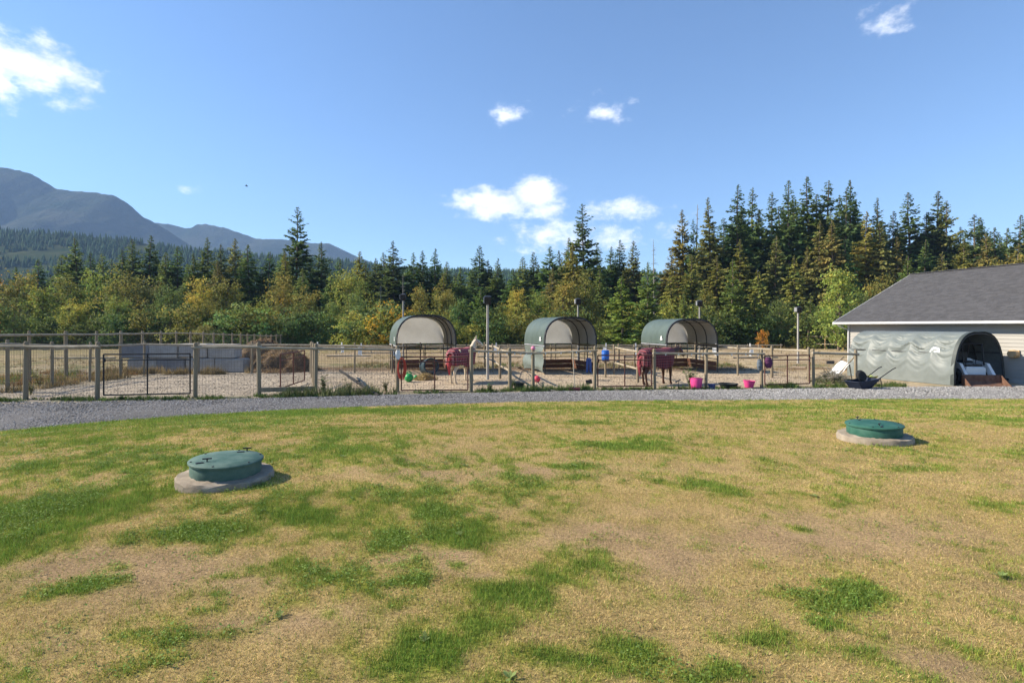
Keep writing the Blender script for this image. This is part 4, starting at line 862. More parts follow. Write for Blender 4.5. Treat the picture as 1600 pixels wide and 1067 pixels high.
# ------------------------------------------------------------------ light poles
polem = M('pole_grey', (.28, .265, .24), (.42, .40, .37), scale=3, rough=.8, stretch=(2, 2, .3))
def light_pole(px, D, ytop, label, r=.052):
    x = PX(px, D); zb = float(gz(x, D)); e = thing('light_pole', label, 'light pole', (x, D, zb), random.uniform(-.2, .2), 'arena light poles'); H = ZY(ytop, D) - zb
    MB().lathe([(r * 1.1, -.1), (r, .5), (r * .85, H - .45), (r * .8, H - .3)], 12).build('pole', polem, e, smooth=True)
    MB().box((0, -.02, H - .2), (.30, .30, .36), rx=R(12), ch=.03).build('lamp_box', blackm, e); MB().box((-.17, .0, H - .2), (.05, .24, .28), ch=.01).build('lamp_shield', gpipe, e)
    MB().tube([(0, -r - .01, H - .4), (0, -r - .012, 1.2)], .008, 4).build('conduit', blackm, e)
light_pole(762, 23.8, 462, 'light pole standing beside the cream horse', .062)
light_pole(630, 31.5, 459, 'light pole rising behind the left shelter')
light_pole(903, 32, 466, 'light pole rising behind the middle shelter')
light_pole(1093, 33, 469, 'light pole rising behind the right shelter')
light_pole(1247, 34, 479, 'pale light pole near the left end of the building', .068)

# ------------------------------------------------------------------ concrete blocks and manure pile
blk = M('concrete_block', (.29, .27, .245), (.43, .405, .37), scale=1.6, rough=.95, bump=.006, bscale=12)
blkd = M('dark_concrete_block', (.18, .18, .185), (.25, .25, .255), scale=1.6, rough=.95, bump=.006, bscale=12)  # darker, bluer grey variant of the block concrete
bx0 = PX(193, 27.9); n_ = 0
ordb = ['leftmost', 'second', 'third', 'fourth', 'fifth', 'sixth']
rows = [(0, [bx0 + .02, bx0 + 1.55, bx0 + 3.09, bx0 + 4.62], 'lower'), (1, [bx0 + .0, bx0 + 1.53, bx0 + 3.07, bx0 + 4.62], 'upper')]
for r_, xs, nm in rows:
    for i, x_ in enumerate(xs):
        w_ = 1.5 if not (r_ == 1 and i == 3) else 1.42; dk = (r_ == 0 and i in (1,)) or (r_ == 1 and i == 0)
        o = thing('concrete_block', f'{ordb[i]} concrete block of the {nm} row, counted from the left', 'block', (x_ + w_ / 2 + (.38 if r_ == 0 else 0), 28.0 + random.uniform(-.03, .03), r_ * .755 + float(gz(x_, 28)) - .03), random.uniform(-.012, .012), 'concrete blocks of the manure bay')
        MB().box((0, 0, .375), (w_ - .03, .75, .735), ch=.05).build('body', blkd if dk else blk, o)
        MB().tube([(-.12, 0, .73), (-.1, 0, .79), (.1, 0, .79), (.12, 0, .73)], .012, 5).build('lifting_loop', rust, o)
def mound(name, label, cx, cy, rx, ry, h, seed, mat, straw, cols):
    e = thing(name, label, name.replace('_', ' ').split()[-1], (cx, cy, float(gz(cx, cy)) - .05)); us = np.linspace(-1, 1, 61); U, V = np.meshgrid(us, us); u = U.ravel(); v = V.ravel(); r_ = np.sqrt(u * u + v * v)
    a = (fbm(u + 3, v, 1.6, 3, seed) - .5) * .9; z = h * (1 - sstep(.0, 1.0, r_ + a)) ** .9 + (fbm(u, v, 5, 4, seed + 3) - .5) * .6 * h * (r_ < 1.05) * np.clip(1.1 - r_, 0, 1)
    idx = np.arange(len(u)).reshape(61, 61); f = np.stack([idx[:-1, :-1], idx[:-1, 1:], idx[1:, 1:], idx[1:, :-1]], -1).reshape(-1, 4)
    link('heap', npmesh('heap', np.c_[u * rx, v * ry, z], f, None, True), mat, e)
    rng = np.random.default_rng(seed); n = straw; k = rng.integers(0, len(u), n); k = k[z[k] > .04]; n = len(k)
    v_, c_ = blades(u[k] * rx + rng.normal(0, .06, n), v[k] * ry + rng.normal(0, .06, n), z[k], rng.uniform(.06, .2, n), np.full(n, .012), rng.uniform(.5, .98, n), np.array(cols)[rng.integers(0, len(cols), n)] * rng.uniform(.6, 1.4, (n, 1)), rng)
    tag(link('straw', npmesh('straw', v_, np.arange(len(v_)).reshape(-1, 3), c_), grass_mat, e), kind='stuff'); return e
manure = M('manure', (.07, .048, .03), (.17, .118, .07), scale=4, rough=1, bump=.05, bscale=9)
mound('manure_pile', 'brown manure and straw pile beside the concrete blocks', -12.2, 28.7, 2.3, 1.6, 1.25, 3, manure, 9000, [(.30, .20, .10), (.18, .10, .05), (.40, .29, .14), (.10, .06, .03)])
mound('manure_pile', 'reddish manure pile with straw crest behind the concrete blocks', -15.0, 31.8, 2.3, 1.7, 1.6, 9, manure, 6000, [(.32, .18, .09), (.2, .1, .05), (.42, .3, .15)])
bp = thing('brush_pile', 'grey green pile of cut brush beside the tarp garage', 'brush', (PX(1300, 22.6), 22.6, 0))
mb = MB(); rr_ = random.Random(4)
for i in range(170):
    a = rr_.uniform(0, 6.28); q = rr_.uniform(0, .75); x_, y_ = math.cos(a) * q * 1.0, math.sin(a) * q * .6; z_ = (1 - q) * .5 * rr_.uniform(.2, 1); d = Vector((rr_.uniform(-1, 1), rr_.uniform(-.7, .7), rr_.uniform(-.2, .35))).normalized() * rr_.uniform(.2, .55); p = Vector((x_, y_, z_ + .03))
    mb.tube([p, p + d * .5 + Vector((0, 0, .03)), p + d], [.012, .009, .004], 4)
mb.build('twigs', M('twig', (.16, .14, .11), (.30, .27, .21), rough=.9), bp)
rng = np.random.default_rng(9); n = 2600; q = rng.uniform(0, 1, n) ** .6; a = rng.uniform(0, 6.28, n)
v_, c_ = blades(np.cos(a) * q * .95, np.sin(a) * q * .6, (1 - q) * .45 * rng.uniform(.2, 1, n), rng.uniform(.06, .16, n), np.full(n, .014), rng.uniform(.2, .95, n), np.array([[.15, .16, .09], [.24, .20, .12], [.11, .14, .05]])[rng.integers(0, 3, n)] * rng.uniform(.6, 1.4, (n, 1)), rng)
tag(link('leaves', npmesh('leaves', v_, np.arange(len(v_)).reshape(-1, 3), c_), grass_mat, bp), kind='stuff')

# ------------------------------------------------------------------ septic lids
conc = M('riser_concrete', (.20, .16, .115), (.33, .28, .215), scale=7, rough=.95, bump=.008, bscale=25)
lidm = M('green_fibreglass', (.030, .085, .068), (.105, .165, .135), scale=5, rough=.7, bump=.002, bscale=50); lidm2 = M('deep_green_fibreglass', (.010, .075, .052), (.050, .135, .098), scale=5, rough=.6, bump=.002, bscale=50)
def lid(px, py, label, tilt, mat, dz=0.):
    x, y, z = PL(px, py); e = thing('septic_lid', label, 'septic lid', (x, y, z + dz - .055)); e.rotation_euler = tilt
    rp = [(.50, -.12), (.490, .02), (.487, .09), (.472, .115), (.30, .125)]
    mb = MB(); mb.lathe(rp, 48)
    rr_ = random.Random(int(px)); mb.v = [(vx * (1 + rr_.uniform(-.02, .02)), vy * (1 + rr_.uniform(-.02, .02)), vz + rr_.uniform(-.01, .01)) for vx, vy, vz in mb.v]
    mb.build('concrete_ring', conc, e, smooth=True)
    MB().lathe([(.345, .10), (.355, .13), (.357, .25), (.35, .26)], 48).build('riser', mat, e, smooth=True)
    MB().lathe([(.362, .242), (.375, .248), (.376, .265), (.366, .274), (.2, .282), (.0, .284)], 48, cap=False).build('cover', mat, e, smooth=True)
    for k in range(6):
        a = k * math.pi / 3 + .5; MB().lathe([(.011, 0), (.011, .007), (.006, .010)], 8, (math.cos(a) * .345, math.sin(a) * .345, .274)).build('bolt', blackm, e)
    for (hx, hy, hr_) in ((-.14, -.16, .3), (.11, .31, .1)):
        h = MB().tube([(hx, hy, .278), (hx, hy, .308)], .007, 6).tube([(hx - .045 * math.cos(hr_), hy - .045 * math.sin(hr_), .312), (hx + .045 * math.cos(hr_), hy + .045 * math.sin(hr_), .312)], .008, 6).build('handle', blackm, e)
        MB().box((hx - .05, hy - .06, .283), (.075, .025, .008), .4).build('latch_plate', blackm, h)
    return e
lid(353, 749, 'tilted blue green septic lid on concrete ring, left lawn', (R(1), R(2.0), R(8)), lidm, .02)
lid(1366, 686, 'deep green septic lid on concrete ring, right lawn', (R(0), R(-1.6), R(25)), lidm2, .02)
# ------------------------------------------------------------------ horses
def skin_mesh(name, nodes, edges, mat, parent, root=0, sub=2):
    me = bpy.data.meshes.new(name); me.from_pydata([n[0] for n in nodes], edges, []); o = bpy.data.objects.new(name, me); C.objects.link(o)
    o.modifiers.new('skin', 'SKIN'); sv = me.skin_vertices[0].data
    for i, nd in enumerate(nodes):
        r = nd[1]; sv[i].radius = r if isinstance(r, tuple) else (r, r); sv[i].use_root = (i == root)
    s = o.modifiers.new('sub', 'SUBSURF'); s.levels = sub; s.render_levels = sub
    dg = bpy.context.evaluated_depsgraph_get(); m2 = bpy.data.meshes.new_from_object(o.evaluated_get(dg)); bpy.data.objects.remove(o); m2.name = name
    m2.polygons.foreach_set('use_smooth', [True] * len(m2.polygons)); m2.materials.clear(); return link(name, m2, mat, parent)
def plaid(name, a, b, c):
    m = bpy.data.materials.new(name); m.use_nodes = True; n = m.node_tree.nodes; l = m.node_tree.links; p = n['Principled BSDF']; p.inputs['Roughness'].default_value = .85
    tc = n.new('ShaderNodeTexCoord'); cur = None
    for dr, sc_, w_, col in (('X', 9.0, .70, b), ('Z', 9.0, .70, b), ('X', 9.0, .955, c), ('Z', 9.0, .955, c)):
        wv = n.new('ShaderNodeTexWave'); wv.bands_direction = dr; wv.inputs['Scale'].default_value = sc_ / 3; wv.inputs['Phase Offset'].default_value = 0 if w_ < .9 else 2
        l.new(tc.outputs['Object'], wv.inputs['Vector']); mr = n.new('ShaderNodeMapRange'); mr.inputs[1].default_value = w_; mr.inputs[2].default_value = w_ + .06; mr.inputs[4].default_value = .75; l.new(wv.outputs['Fac'], mr.inputs[0])
        mx = n.new('ShaderNodeMix'); mx.data_type = 'RGBA'; l.new(mr.outputs[0], mx.inputs['Factor']); mx.inputs[7].default_value = (*col, 1)
        if cur is None: mx.inputs[6].default_value = (*a, 1)
        else: l.new(cur, mx.inputs[6])
        cur = mx.outputs[2]
    l.new(cur, p.inputs['Base Color']); return m
def horse(label, loc, rz, coat, legm, mane, blanket, head, s=1.0, tailm=None, neckcover=False):
    """local frame: +x forward, withers near z=1.45; head: list of neck, poll, muzzle points"""
    e = thing('horse', label, 'horse', loc, rz); e.scale = (s, s, s)
    nk1, nk2, poll, nose, muz = [Vector(h) for h in head]
    N = [((-.62, 0, 1.14), (.26, .27)), ((-.30, 0, 1.12), (.29, .29)), ((.10, 0, 1.10), (.30, .30)), ((.48, 0, 1.14), (.25, .29)), ((.66, 0, 1.18), (.19, .24)),
         (tuple(nk1), (.14, .20)), (tuple(nk2), (.115, .155)), (tuple(poll), (.105, .13)), (tuple(nose), (.075, .085)), (tuple(muz), (.055, .06))]
    E = [(0, 1), (1, 2), (2, 3), (3, 4), (4, 5), (5, 6), (6, 7), (7, 8), (8, 9)]
    def chain(st, pts):
        p = st
        for q in pts: N.append(q); E.append((p, len(N) - 1)); p = len(N) - 1
    for sg, ph in ((1, .05), (-1, -.07)):
        chain(0, [((-.66, sg * .15, .92), .15), ((-.55 + ph, sg * .15, .72), .105), ((-.72 + ph, sg * .15, .50), .062), ((-.68 + ph, sg * .15, .28), .044), ((-.66 + ph, sg * .15, .12), .045), ((-.62 + ph, sg * .15, .035), (.058, .058)), ((-.60 + ph, sg * .15, .0), (.06, .06))])
        chain(3, [((.52, sg * .14, .86), .12), ((.52 - ph, sg * .14, .62), .078), ((.53 - ph, sg * .14, .43), .057), ((.525 - ph, sg * .14, .25), .042), ((.53 - ph, sg * .14, .12), .044), ((.56 - ph, sg * .14, .035), .056), ((.57 - ph, sg * .14, .0), .058)])
    skin_mesh('body', N, E, coat, e, 1)
    up = (poll - nk2).normalized(); fw = (muz - poll).normalized(); sd = Vector((0, 1, 0)) if abs(fw.y) < .8 else Vector((1, 0, 0)); sd = fw.cross(up).normalized()
    for sg in (-1, 1):
        b = poll + up * .06 + sd * sg * .055 - fw * .02; MB().tube([b, b + Vector((0, 0, .07)) + sd * sg * .012, b + Vector((0, 0, .155)) + sd * sg * .02], [.028, .032, .004], 6).build('ear', coat, e, smooth=True)
        q = poll.lerp(nose, .38) + sd * sg * .085 + up * .02; MB().lathe([(.003, -.018), (.016, -.01), (.018, 0), (.016, .01), (.003, .018)], 8, q).build('eye', blackm, e, smooth=True)
    # mane
    mb = MB(); ch = [Vector((.58, 0, 1.40)), nk1 + Vector((-.09, 0, .13)), nk2 + Vector((-.07, 0, .11)), poll + Vector((-.02, 0, .11))]
    for i in range(len(ch) - 1):
        for k in range(9):
            p = ch[i].lerp(ch[i + 1], k / 9); a = random.uniform(.6, 1.2); mb.tube([p, p + Vector((-.02, .07 * a, -.06)), p + Vector((-.01, .12 * a, -.20 * a))], [.03, .024, .004], 5)
    mb.build('mane', mane, e)
    tb = MB()
    for k in range(12):
        a = k / 12 * 6.28; o = Vector((math.cos(a) * .03, math.sin(a) * .035, 0)); tb.tube([Vector((-.84, 0, 1.22)) + o * .5, Vector((-.93, 0, 1.08)) + o, Vector((-.97, 0, .75)) + o * 1.6, Vector((-.94, 0, .38)) + o * .7], [.03, .035, .035, .006], 5)
    tb.build('tail', tailm or mane, e)
    # rug draped over back, flanks and tail head
    xs = [-.93, -.90, -.78, -.55, -.2, .15, .45, .62, .70, .76]; rad = [(.10, .06), (.20, .12), (.285, .30), (.315, .335), (.335, .34), (.345, .335), (.32, .335), (.28, .31), (.25, .26), (.22, .2)]; cz = [1.22, 1.20, 1.155, 1.15, 1.12, 1.11, 1.15, 1.19, 1.22, 1.26]
    def rug(u, v):
        i = u * (len(xs) - 1); k = min(len(xs) - 2, int(i)); f = i - k; x = xs[k] * (1 - f) + xs[k + 1] * f; ry = rad[k][0] * (1 - f) + rad[k + 1][0] * f; rz_ = rad[k][1] * (1 - f) + rad[k + 1][1] * f; c = cz[k] * (1 - f) + cz[k + 1] * f
        t = (v - .5) * 2; a = t * math.pi * .5
        if abs(t) < .62: aa = t / .62 * math.pi / 2; return (x + .01 * math.sin(v * 30), math.sin(aa) * ry, c + math.cos(aa) * rz_ + .006 * math.sin(x * 22 + v * 9))
        d = (abs(t) - .62) / .38; return (x - .015 * d, math.copysign(ry - .02 * d + .034 * math.sin(x * 15 + 2 * v) * d, t), c - d * (.42 + .05 * math.sin(x * 5 + 1)))
    r_ = MB().grid(rug, 36, 44).build('rug', blanket, e, smooth=True); sm = r_.modifiers.new('thick', 'SOLIDIFY'); sm.thickness = .012; sm.offset = 1
    for sg in (-1, 1): MB().tube([(.35, sg * .30, .66), (.1, 0, .80), (-.25, -sg * .30, .66)], .014, 5).build('rug_strap', mane if False else blackm, r_)
    MB().tube([poll + up * .02 - sd * .1, poll - fw * .05 + up * .09, poll + up * .02 + sd * .1, nose + sd * .08, nose + up * .08, nose - sd * .08, poll + up * .02 - sd * .1], .011, 5).build('halter', M('purple_webbing', (.12, .03, .10), (.16, .05, .14), rough=.7), e)
    return e
cream = M('cream_coat', (.55, .44, .30), (.66, .55, .40), scale=5, rough=.6); creamm = M('cream_mane', (.68, .60, .47), (.75, .68, .55), rough=.7)
bay = M('bay_coat', (.045, .02, .012), (.085, .036, .02), scale=5, rough=.45); blackh = M('black_mane', (.012, .01, .009), (.02, .016, .014), rough=.6)
red1 = plaid('red_plaid', (.27, .018, .026), (.035, .008, .025), (.50, .36, .34)); red2 = plaid('maroon_plaid', (.17, .012, .02), (.025, .008, .02), (.34, .19, .19))
redtail = M('red_tail_bag', (.42, .05, .05), (.5, .08, .08), rough=.8); red2t = M('maroon_tail_bag', (.25, .04, .05), (.32, .06, .07), rough=.8)
hx, hy = PX(722, 22.6), 22.6
horse('cream horse in a red plaid rug standing before the left shelter', (hx, hy, float(gz(hx, hy))), R(62), cream, cream, creamm, red1, [(.86, 0, 1.42), (.96, -.03, 1.62), (1.0, -.08, 1.78), (1.10, -.26, 1.62), (1.15, -.36, 1.50)], 1.0, redtail)
hx, hy = PX(1027, 21.75), 21.75
horse('dark bay horse in a maroon plaid rug behind the pen rail', (hx, hy, float(gz(hx, hy))), R(30), bay, bay, blackh, red2, [(.92, 0, 1.30), (1.10, 0, 1.38), (1.24, 0, 1.42), (1.44, 0, 1.22), (1.54, 0, 1.10)], 1.02, red2t)

# ------------------------------------------------------------------ small things in the pens
def plast(n, c, r=.4): return M(n, c, tuple(q * 1.18 for q in c), scale=4, rough=r)
PINK, REDP, BLUEP, GREENB = plast('pink_plastic', (.62, .06, .22)), plast('red_plastic', (.5, .05, .08)), plast('blue_plastic', (.02, .11, .42)), plast('green_rubber', (.02, .26, .07))
def bucket(label, px, py, r0, r1, h, mat, tilt=(0, 0, 0), handle=True, dz=0, group=None, cat='bucket', name='bucket'):
    x, y = P(px, py); e = thing(name, label, cat, (x, y, float(gz(x, y)) + dz), 0, group); e.rotation_euler = tilt
    MB().lathe([(r0 * .96, 0), (r0, .01), (r1, h - .02), (r1 + .018, h - .015), (r1 + .018, h), (r1 - .008, h), (r0 - .01, .02), (.0, .02)], 24, cap=False).lathe([(0, .0), (r0 * .96, .0)], 24, cap=False).build('shell', mat, e, smooth=True)
    if handle:
        MB().tube([(math.cos(t) * r1 * 1.03, 0, h - .03 + math.sin(t) * r1 * .95) for t in np.linspace(0, math.pi, 11)], .006, 5).build('handle', blackm, e)
    return e
bucket('black water bucket standing on weeds below the hose', 811, 609, .17, .20, .28, plast('black_rubber', (.018, .022, .022), .7))
bucket('pink muck bucket tipped towards the drive, beside the plant', 1088, 607.5, .19, .24, .40, PINK, (R(-12), R(8), .3), False)
bucket('bright pink bucket right of the black tub', 1170, 605.5, .15, .22, .28, PINK, (0, R(4), 0), False)
bucket('small blue bucket at the foot of the fence post', 1112, 608, .11, .13, .19, plast('dark_blue_plastic', (.03, .05, .16)))
bucket('wide shallow black rubber feed tub', 1138, 606.5, .27, .35, .19, plast('black_rubber', (.018, .022, .022), .7), handle=False)
# blue barrel hung in the divider
x, y = PX(946, 24.6), 24.6; z = ZY(563.5, y); e = thing('blue_barrel', 'bright blue barrel set on a post behind the gate', 'barrel', (x, y, z)); 
MB().lathe([(.15, 0), (.17, .01), (.175, .16), (.182, .17), (.175, .18), (.175, .32), (.182, .33), (.175, .34), (.17, .47), (.15, .49), (.0, .49)], 24, cap=False).build('drum', BLUEP, e, smooth=True)
MB().tube([(0, 0, -z), (0, 0, .0)], .05, 8).build('stand_post', wood, e); MB().box((0, 0, -.02), (.34, .34, .035)).build('shelf', wood, e)
def ball(label, px, py, r, mat, dz=0, name='ball', knob=False, D=None):
    x, y = P(px, py) if D is None else (PX(px, D), D); zz = (float(gz(x, y)) if D is None else ZY(py, D)) + r * .97; e = thing(name, label, 'ball', (x, y, zz))
    MB().lathe([(max(.004, r * math.sin(t)), -r * math.cos(t)) for t in np.linspace(0, math.pi, 17)], 24).build('shell', mat, e, smooth=True)
    if knob: MB().tube([(r * .6 * math.cos(t), 0, r * .85 + r * .5 * math.sin(t)) for t in np.linspace(.1, 3.04, 9)], r * .13, 6).build('handle', mat, e, smooth=True)
ball('large green rubber ball behind the rusty gate', 639, 596.5, .19, GREENB, knob=True); ball('small green rubber ball next to the large one', 650, 593.5, .11, GREENB)
ball('red ball lying behind a fence post', 839, 597.5, .15, REDP)
ball('pink ball stuck on top of the fence post', 833, 547.5, .085, plast('pale_pink_plastic', (.6, .2, .3)), D=19.86)
# feeder, hay and hanging things near the first shelter
x, y = P(671, 585); e = thing('hay_feeder', 'dark round hay feeder tipped on its side before the left shelter', 'feeder', (x, y, float(gz(x, y))), .5)
mt = Matrix.Rotation(R(80), 3, 'X'); MB().lathe([(.38, -.42), (.40, -.40), (.40, .3), (.36, .32), (.33, .3), (.36, -.40)], 28, (0, 0, .41), cap=False, mtx=mt).build('drum', plast('dark_teal_plastic', (.02, .04, .05), .5), e, smooth=True)
MB().tube([(-.25, -.1, .8), (-.1, -.12, .93), (.1, -.12, .93), (.25, -.1, .8)], .015, 6).build('handle', blackm, e)
mound('hay_heap', 'loose heap of hay in front of the tipped feeder', PX(662, 23.6), 23.6, .62, .4, .28, 5, M('hay', (.30, .22, .10), (.45, .35, .18), scale=8, rough=1, bump=.03, bscale=20), 2500, [(.42, .32, .15), (.3, .22, .1)])
x, y = FP(627); e = thing('red_hose_coil', 'red hose coiled over the gate post', 'hose', (x + .02, y - .09, 0))
for k in range(5):
    o = k * .018; MB().tube([((.10 + o * .7) * math.cos(t) + .01 * k, -.02 * k, .93 - o + (.32 + o) * math.sin(t)) for t in np.linspace(0, 6.283, 22)], .016, 5, False).build('coil', plast('red_hose', (.48, .06, .03), .5), e, smooth=True)
x, y = FP(622); e = thing('white_feed_bag', 'white bag hanging at the top of the post beside the red hose', 'bag', (x + .02, y - .11, 1.22))
MB().grid(lambda u, v: (.10 * math.cos(u * 6.283) * (.5 + .5 * math.sin(v * 2.6 + .3)), .05 * math.sin(u * 6.283), -.02 + v * .33 + .015 * math.sin(u * 12)), 14, 8).build('sack', M('white_sack', (.6, .6, .57), (.7, .7, .68), rough=.8, bump=.01, bscale=12), e, smooth=True)
MB().tube([(0, .0, .29), (0, .06, .40)], .008, 4).build('cord', blackm, e)
# hanging blue cloth on the middle shelter and bags on a post
def bag(label, x, y, z, w, h, mat, name='hanging_bag', cat='bag', legs=False):
    e = thing(name, label, cat, (x, y, z))
    if legs:
        for s_ in (-1, 1): MB().tube([(s_ * w * .22, 0, h), (s_ * w * .26, -.01, h * .5), (s_ * w * .3, 0, 0)], [w * .26, w * .22, w * .2], 8).build('leg', mat, e, smooth=True)
        MB().tube([(0, 0, h), (0, 0, h * 1.12)], [w * .4, w * .3], 8).build('waist', mat, e, smooth=True)
    else:
        MB().grid(lambda u, v: (w / 2 * math.cos(u * 6.283) * (.35 + .65 * math.sin(.4 + v * 2.4)), .09 * math.sin(u * 6.283) * (.4 + .6 * math.sin(v * 3.1)) + .01 * math.sin(v * 20), h * (1 - v) + .012 * math.sin(u * 19)), 18, 12).build('body', mat, e, smooth=True)
        MB().tube([(-w * .2, 0, h * .95), (0, 0, h * 1.25), (w * .2, 0, h * .95)], .009, 5).build('strap', blackm, e)
    return e
bag('blue cloth hanging in the front of the middle shelter', PX(920, 26.9), 26.9, .05, .3, .66, plast('blue_cloth', (.07, .11, .28), .9), 'blue_cloth', 'cloth', True)
x, y = FP(1190)
bag('purple halter bag hanging on the right side of the post', x + .22, y - .1, .78, .30, .42, plast('purple_cloth', (.09, .025, .07), .85)); bag('grey rope bundle hanging on the left side of the post', x - .13, y - .1, .66, .20, .46, plast('grey_cloth', (.11, .13, .15), .85))
# push broom, sign, stand, plant
x, y = P(898, 611); e = thing('push_broom', 'long handled broom with red head leaning on the pen rail', 'broom', (x, y, 0))
MB().tube([(0, 0, .06), (-.06, .16, 1.52)], .017, 8).build('handle', M('broom_handle', (.32, .28, .21), (.42, .38, .3), rough=.7), e); h_ = MB().box((0, 0, .10), (.40, .08, .06), ch=.012).build('head', plast('maroon_head', (.16, .035, .04), .6), e); MB().box((0, 0, .035), (.39, .07, .075)).build('bristles', plast('maroon_bristle', (.12, .03, .035), .9), h_)
x, y = P(919, 607.5); e = thing('stake_sign', 'small black sign tilted on a short stake', 'sign', (x, y, 0)); MB().tube([(0, 0, -.05), (.02, 0, .22)], .012, 6).build('stake', wood, e); MB().box((.03, -.01, .27), (.24, .02, .17), ry=R(-14), rx=R(-15), ch=.004).build('panel', blackm, e)
x, y = P(1060, 605.5); e = thing('solar_light', 'small dark solar panel on a stake before the dark horse', 'solar light', (x, y, 0)); MB().tube([(0, 0, -.05), (0, 0, .24)], .012, 6).build('stake', blackm, e); MB().box((-.02, 0, .26), (.24, .14, .02), ry=R(-32), ch=.004).build('panel', blackm, e)
def plant(label, px, py, h, n, colr, seed):
    x, y = P(px, py); e = thing('weed_plant', label, 'plant', (x, y, float(gz(x, y)))); rr = random.Random(seed); st = MB(); pos, d, nr, ln = [], [], [], []
    for k in range(n):
        a = rr.uniform(0, 6.28); q = rr.uniform(.05, .3) * h; hh = h * rr.uniform(.55, 1); tip = Vector((math.cos(a) * q, math.sin(a) * q, hh)); st.tube([(0, 0, 0), (tip.x * .4, tip.y * .4, hh * .5), tip], [.01, .008, .003], 4)
        for j in range(11):
            t = rr.uniform(.2, 1); p = Vector((tip.x * t ** 1.2, tip.y * t ** 1.2, hh * t)); b = rr.uniform(0, 6.28); pos.append(p); d.append((math.cos(b), math.sin(b), rr.uniform(-.4, .5))); nr.append((rr.uniform(-.3, .3), rr.uniform(-.3, .3), 1)); ln.append(rr.uniform(.09, .2) * (h ** .5))
    st.build('stems', M('weed_stem', (.12, .13, .05), (.2, .17, .08), rough=.8), e); ln = np.array(ln); m = len(ln)
    v, c = cards(np.array([tuple(p) for p in pos]), unit(np.array(d)), unit(np.array(nr)), ln, ln * .3, np.array(colr) * np.random.default_rng(seed).uniform(.6, 1.4, (m, 1)))
    tag(link('leaves', npmesh('leaves', v, np.arange(len(v)).reshape(-1, 4), c), grass_mat, e), kind='stuff')
plant('tall leafy weed growing between the dark horse and pink bucket', 1078, 606.5, 1.05, 9, (.10, .14, .05), 3); plant('bushy weed at the foot of the corner gate post', 505, 615, .75, 9, (.12, .15, .06), 4); plant('grey green weed left of the black pole', 545, 614, .55, 8, (.14, .15, .08), 5)
plant('weed clump around the black water bucket', 800, 609, .5, 8, (.10, .14, .04), 6); plant('low green weed clump below the cream horse', 765, 613.5, .38, 12, (.08, .15, .04), 7); plant('yellowing weed beside the left fence posts', 60, 605, .7, 9, (.25, .22, .05), 8); plant('tall weed in front of the left fence post', 48, 618, .5, 8, (.2, .2, .06), 9)
plant('dry leafy weed left of the pen gate post', 603, 613, .5, 9, (.16, .16, .08), 10); plant('small weed under the right hand fence rail', 1235, 605, .25, 7, (.12, .16, .05), 11)
# black pole on the ground, hose
x0, y0 = P(531, 590); x1, y1 = P(592, 620); e = thing('black_pole', 'black pole lying on the ground towards the drive', 'pole', (x1, y1, .03))
MB().tube([(0, 0, .0), ((x0 - x1) * .5, (y0 - y1) * .5, .16), (x0 - x1, y0 - y1, .30)], .055, 8).build('shaft', plast('black_pvc', (.014, .013, .012), .85), e, smooth=True); MB().lathe([(.07, -.06), (.085, -.03), (.085, .03), (.07, .06)], 12, ((x0 - x1) * .45, (y0 - y1) * .45, .15), mtx=Matrix.Rotation(R(60), 3, 'X')).build('coupling', blackm, e)
pl_ = [P(811, 606), P(815, 600), P(822, 598), P(835, 603), P(848, 609), P(862, 612.5), P(880, 614)]; zz = [.3, .52, .5, .25, .12, .06, .04]; o0 = (pl_[-1][0], pl_[-1][1], 0)
e = thing('black_hose', 'thin black hose curving from the water bucket to the drive', 'hose', o0); MB().tube([(a - o0[0], b - o0[1], c) for (a, b), c in zip(pl_, zz)], .016, 6).build('pipe', blackm, e, smooth=True); MB().tube([(0, 0, .04), (.08, -.02, .035)], .022, 6).build('nozzle', blackm, e)
# wheelbarrow tipped forward
x, y = P(1352, 608); e = thing('wheelbarrow', 'dark blue two wheeled wheelbarrow tipped on its nose by the drive', 'wheelbarrow', (x, y, 0), R(12)); navy = plast('navy_tub', (.012, .018, .036), .5)
tubv = [(-.42, -.28, .0), (-.42, .28, .0), (.05, .22, .06), (.05, -.22, .06), (-.62, -.33, .30), (-.62, .33, .30), (.34, .33, .40), (.34, -.33, .40)]
tb = MB().add(tubv, [(0, 3, 2, 1), (0, 4, 7, 3), (1, 2, 6, 5), (2, 3, 7, 6), (0, 1, 5, 4)]).add([(a * .95, b * .94, c + .02) for a, b, c in tubv], [(1, 2, 3, 0), (3, 7, 4, 0), (5, 6, 2, 1), (6, 7, 3, 2), (4, 5, 1, 0)]).build('tub', navy, e)
MB().tube([(-.62, -.33, .30), (-.62, .33, .30), (.34, .33, .40), (.34, -.33, .40), (-.62, -.33, .30)], .018, 6).build('rim', navy, tb)
for s_ in (-1, 1):
    w_ = MB().lathe([(.10, -.04), (.17, -.045), (.20, -.02), (.20, .02), (.17, .045), (.10, .04)], 20, (-.33 if s_ < 0 else -.05, s_ * .17, .52), mtx=Matrix.Rotation(R(78), 3, 'X')).build('wheel', rubber, e, smooth=True)
    MB().lathe([(.0, -.03), (.10, -.035), (.10, .035), (.0, .03)], 16, (-.33 if s_ < 0 else -.05, s_ * .17, .52), cap=False, mtx=Matrix.Rotation(R(78), 3, 'X')).build('hub', insm, w_)
    MB().tube([(-.1, s_ * .24, .20), (.35, s_ * .27, .42), (.95, s_ * .30, .78), (1.08, s_ * .30, .82)], .017, 6).build('handle', blackm, e); MB().tube([(.42, s_ * .26, .44), (.50, s_ * .26, .0)], .014, 6).build('leg', blackm, e)
